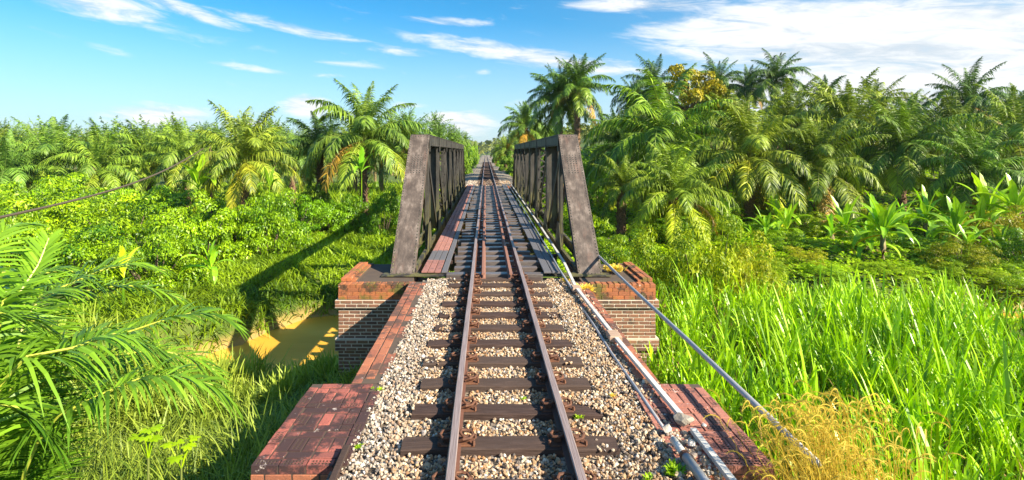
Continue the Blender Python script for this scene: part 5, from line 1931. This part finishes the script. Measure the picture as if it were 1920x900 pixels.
for px, py, Y, l_, n_, tn, lab in ((1475, 430, 29, 60, 12, (1.1, 1, 1), "leafy banana sucker beside the small banana plant"), (1435, 436, 28, 50, 10, (.9, .95, 1), "low banana sucker in front of the small banana plant"),
        (1585, 432, 29, 66, 13, (1.05, 1, 1), "broad leaved banana plant left behind the second banana stem"), (1690, 430, 28, 64, 12, (1, 1, 1), "banana plant leaning right behind the largest one"),
        (1735, 418, 30, 66, 13, (.9, .95, 1), "banana plant in the gap between the large and the brown leaved one"), (1850, 402, 29, 76, 14, (1.1, 1.0, 1), "bright banana plant next to the one at the right edge"),
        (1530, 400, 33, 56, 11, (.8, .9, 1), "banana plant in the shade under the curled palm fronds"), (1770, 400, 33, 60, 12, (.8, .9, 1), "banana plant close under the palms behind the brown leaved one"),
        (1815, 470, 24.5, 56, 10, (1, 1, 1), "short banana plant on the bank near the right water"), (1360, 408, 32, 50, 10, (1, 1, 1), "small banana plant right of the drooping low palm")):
    banana(px, py, Y, l_, n_, lab, tint=tn, stem=n_ > 12)
banana(1410, 450, 26, 34, 6, "tiny banana plant in the creeping cover right of the feathery bushes", tint=(.9, 1, 1), dead=0, stem=False)
banana(1560, 440, 28, 40, 7, "young banana plant half hidden by the yellow green bush", tint=(.9, 1, 1), dead=0)

# ------------------------------------------------------------------ small things
def lobed(px, py, Y, s, n, label):
    c = at(px, py, Y)
    gz = float(hgt(c.x, c.y))
    root = empty("papaya_seedling", (c.x, c.y, gz), label, "seedling", "lobed leaf seedlings")
    h = c.z - gz
    b = MB()
    b.tube([(0, 0, -.05), (0, 0, h)], [.015, .008], 6)
    b.build("stem", M['rachis'], root)
    for i in range(n):
        a = i * 2.4
        d = s * random.uniform(.4, .9)
        fb = FB()
        ctr = np.array([math.cos(a) * d, math.sin(a) * d, h + random.uniform(-.05, .05)])
        m_ = 7
        an = a + (np.arange(m_) - 3) * .68
        D = np.c_[np.cos(an), np.sin(an), rng.uniform(-.15, .2, m_)]
        S = np.c_[-np.sin(an), np.cos(an), 0 * an]
        fb.ribbons(np.repeat(ctr[None], m_, 0), D, S, s * .75 * (1 - .1 * np.abs(np.arange(m_) - 3)), s * .33, .12, k=4, peak=.6, base=.4, tint=np.full(m_, .7))
        fb.tube([(0, 0, h * .9), ctr], [.006, .004], 4, .8)
        fb.build("leaf", M['cover'], root)


lobed(278, 812, 4.6, .11, 6, "bright lobed leaf seedling under the corner palm fronds")
lobed(340, 838, 4.8, .12, 5, "wide lobed leaf seedling beside the brightest one")


def weed(px, py, s, label, kind_='cover', zz=-.17, n=34):
    Y = (H - zz) * F / (py - VY)
    c = at(px, py, Y)
    fb = FB()
    th = rng.uniform(0, 6.28, n)
    D = np.c_[np.cos(th) * .7, np.sin(th) * .7, rng.uniform(.3, 1.3, n)]
    P = np.c_[rng.normal(0, s * .3, n), rng.normal(0, s * .3, n), np.zeros(n)]
    fb.ribbons(P, D, np.c_[-np.sin(th), np.cos(th), 0 * th], s * rng.uniform(.6, 1.2, n), s * .28, .3, k=2, peak=.5, tint=rng.uniform(.5, 1, n))
    tag(fb.build("weed", M[kind_], loc=c), label, "weed", "weeds in the ballast and masonry")


weed(1084, 783, .055, "bright tuft of weed on the sleeper end right of the right rail")
weed(981, 748, .04, "tiny green weed in the ballast between the rails")
weed(711, 731, .05, "yellow green weed between coping and ballast on the left")
weed(673, 838, .05, "small weed at the inner edge of the left brick platform")
weed(1262, 886, .11, "green moss tuft at the corner of the right brick platform", n=90)
weed(1215, 897, .06, "small green tuft at the bottom edge in the right ballast")
weed(1148, 742, .05, "dry yellow weed in the right ballast", 'foxtail')
weed(1060, 528, .14, "yellowish weed by the bridge end beside the right rail", 'foxtail', -.2, 50)
weed(1098, 545, .22, "yellow moss tuft on the inner end of the right pier cap", 'foxtail', -.23, 120)
weed(1152, 508, .25, "yellow grass tuft growing on the right pier beside the kerb", 'foxtail', -.2, 120)
weed(848, 512, .08, "little green weed at the left end of the bridge deck", 'cover', -.2)
weed(700, 728, .03, "tiny green weed on the left coping near the platform", 'cover', -.16, 16)

# leaning pole and sagging cable on the left
pb = at(397, 430, 33)
gz = float(hgt(pb.x, pb.y))
tp = at(394, 268, 33)
o = MB().tube([(0, 0, -.3), (tp.x - pb.x, 0, tp.z - gz)], [.11, .08], 8).build("wooden_pole", M['bark'], loc=(pb.x, pb.y, gz))
tag(o, "thin brown wooden pole standing behind the left shrubs", "pole")
A, B_ = at(-80, 425, 11), at(394, 270, 33)
pts = []
for i in range(25):
    u = i / 24
    # projected straight run with a slight sag
    p = A.lerp(B_, u)
    p.z -= .55 * math.sin(math.pi * u)
    pts.append(p)
o = MB().tube(pts, .035, 6).build("sagging_cable", M['cable'])
tag(o, "brown sagging cable slanting from the left edge up to the wooden pole", "cable")
p = at(1150, 438, 30)
gz = float(hgt(p.x, p.y))
root = empty("fallen_log", (p.x, p.y, gz + .12), "pale fallen log lying in the grass right of the right truss foot", "log", None, R(12))
MB().tube([(-1.0, 0, .15), (.2, .02, .18), (1.0, 0, .14)], [.13, .12, .10], 9).build("log_body", M['plank'], root)
MB().tube([(.3, 0, .25), (.75, -.25, .42)], [.05, .02], 6).build("branch_stub", M['plank'], root)

# ------------------------------------------------------------------ humid air
m, t = mat("humid_air")
v = t.node('ShaderNodeVolumePrincipled', {'Color': (0.86, 0.93, 1.0, 1), 'Density': 0.00014, 'Anisotropy': 0.2})
o_ = t.node('ShaderNodeOutputMaterial')
t.l.new(v.outputs[0], o_.inputs['Volume'])
tag(MB().box(-2600, 2600, -420, 3600, -6.5, 62).build("haze", m), kind='stuff')
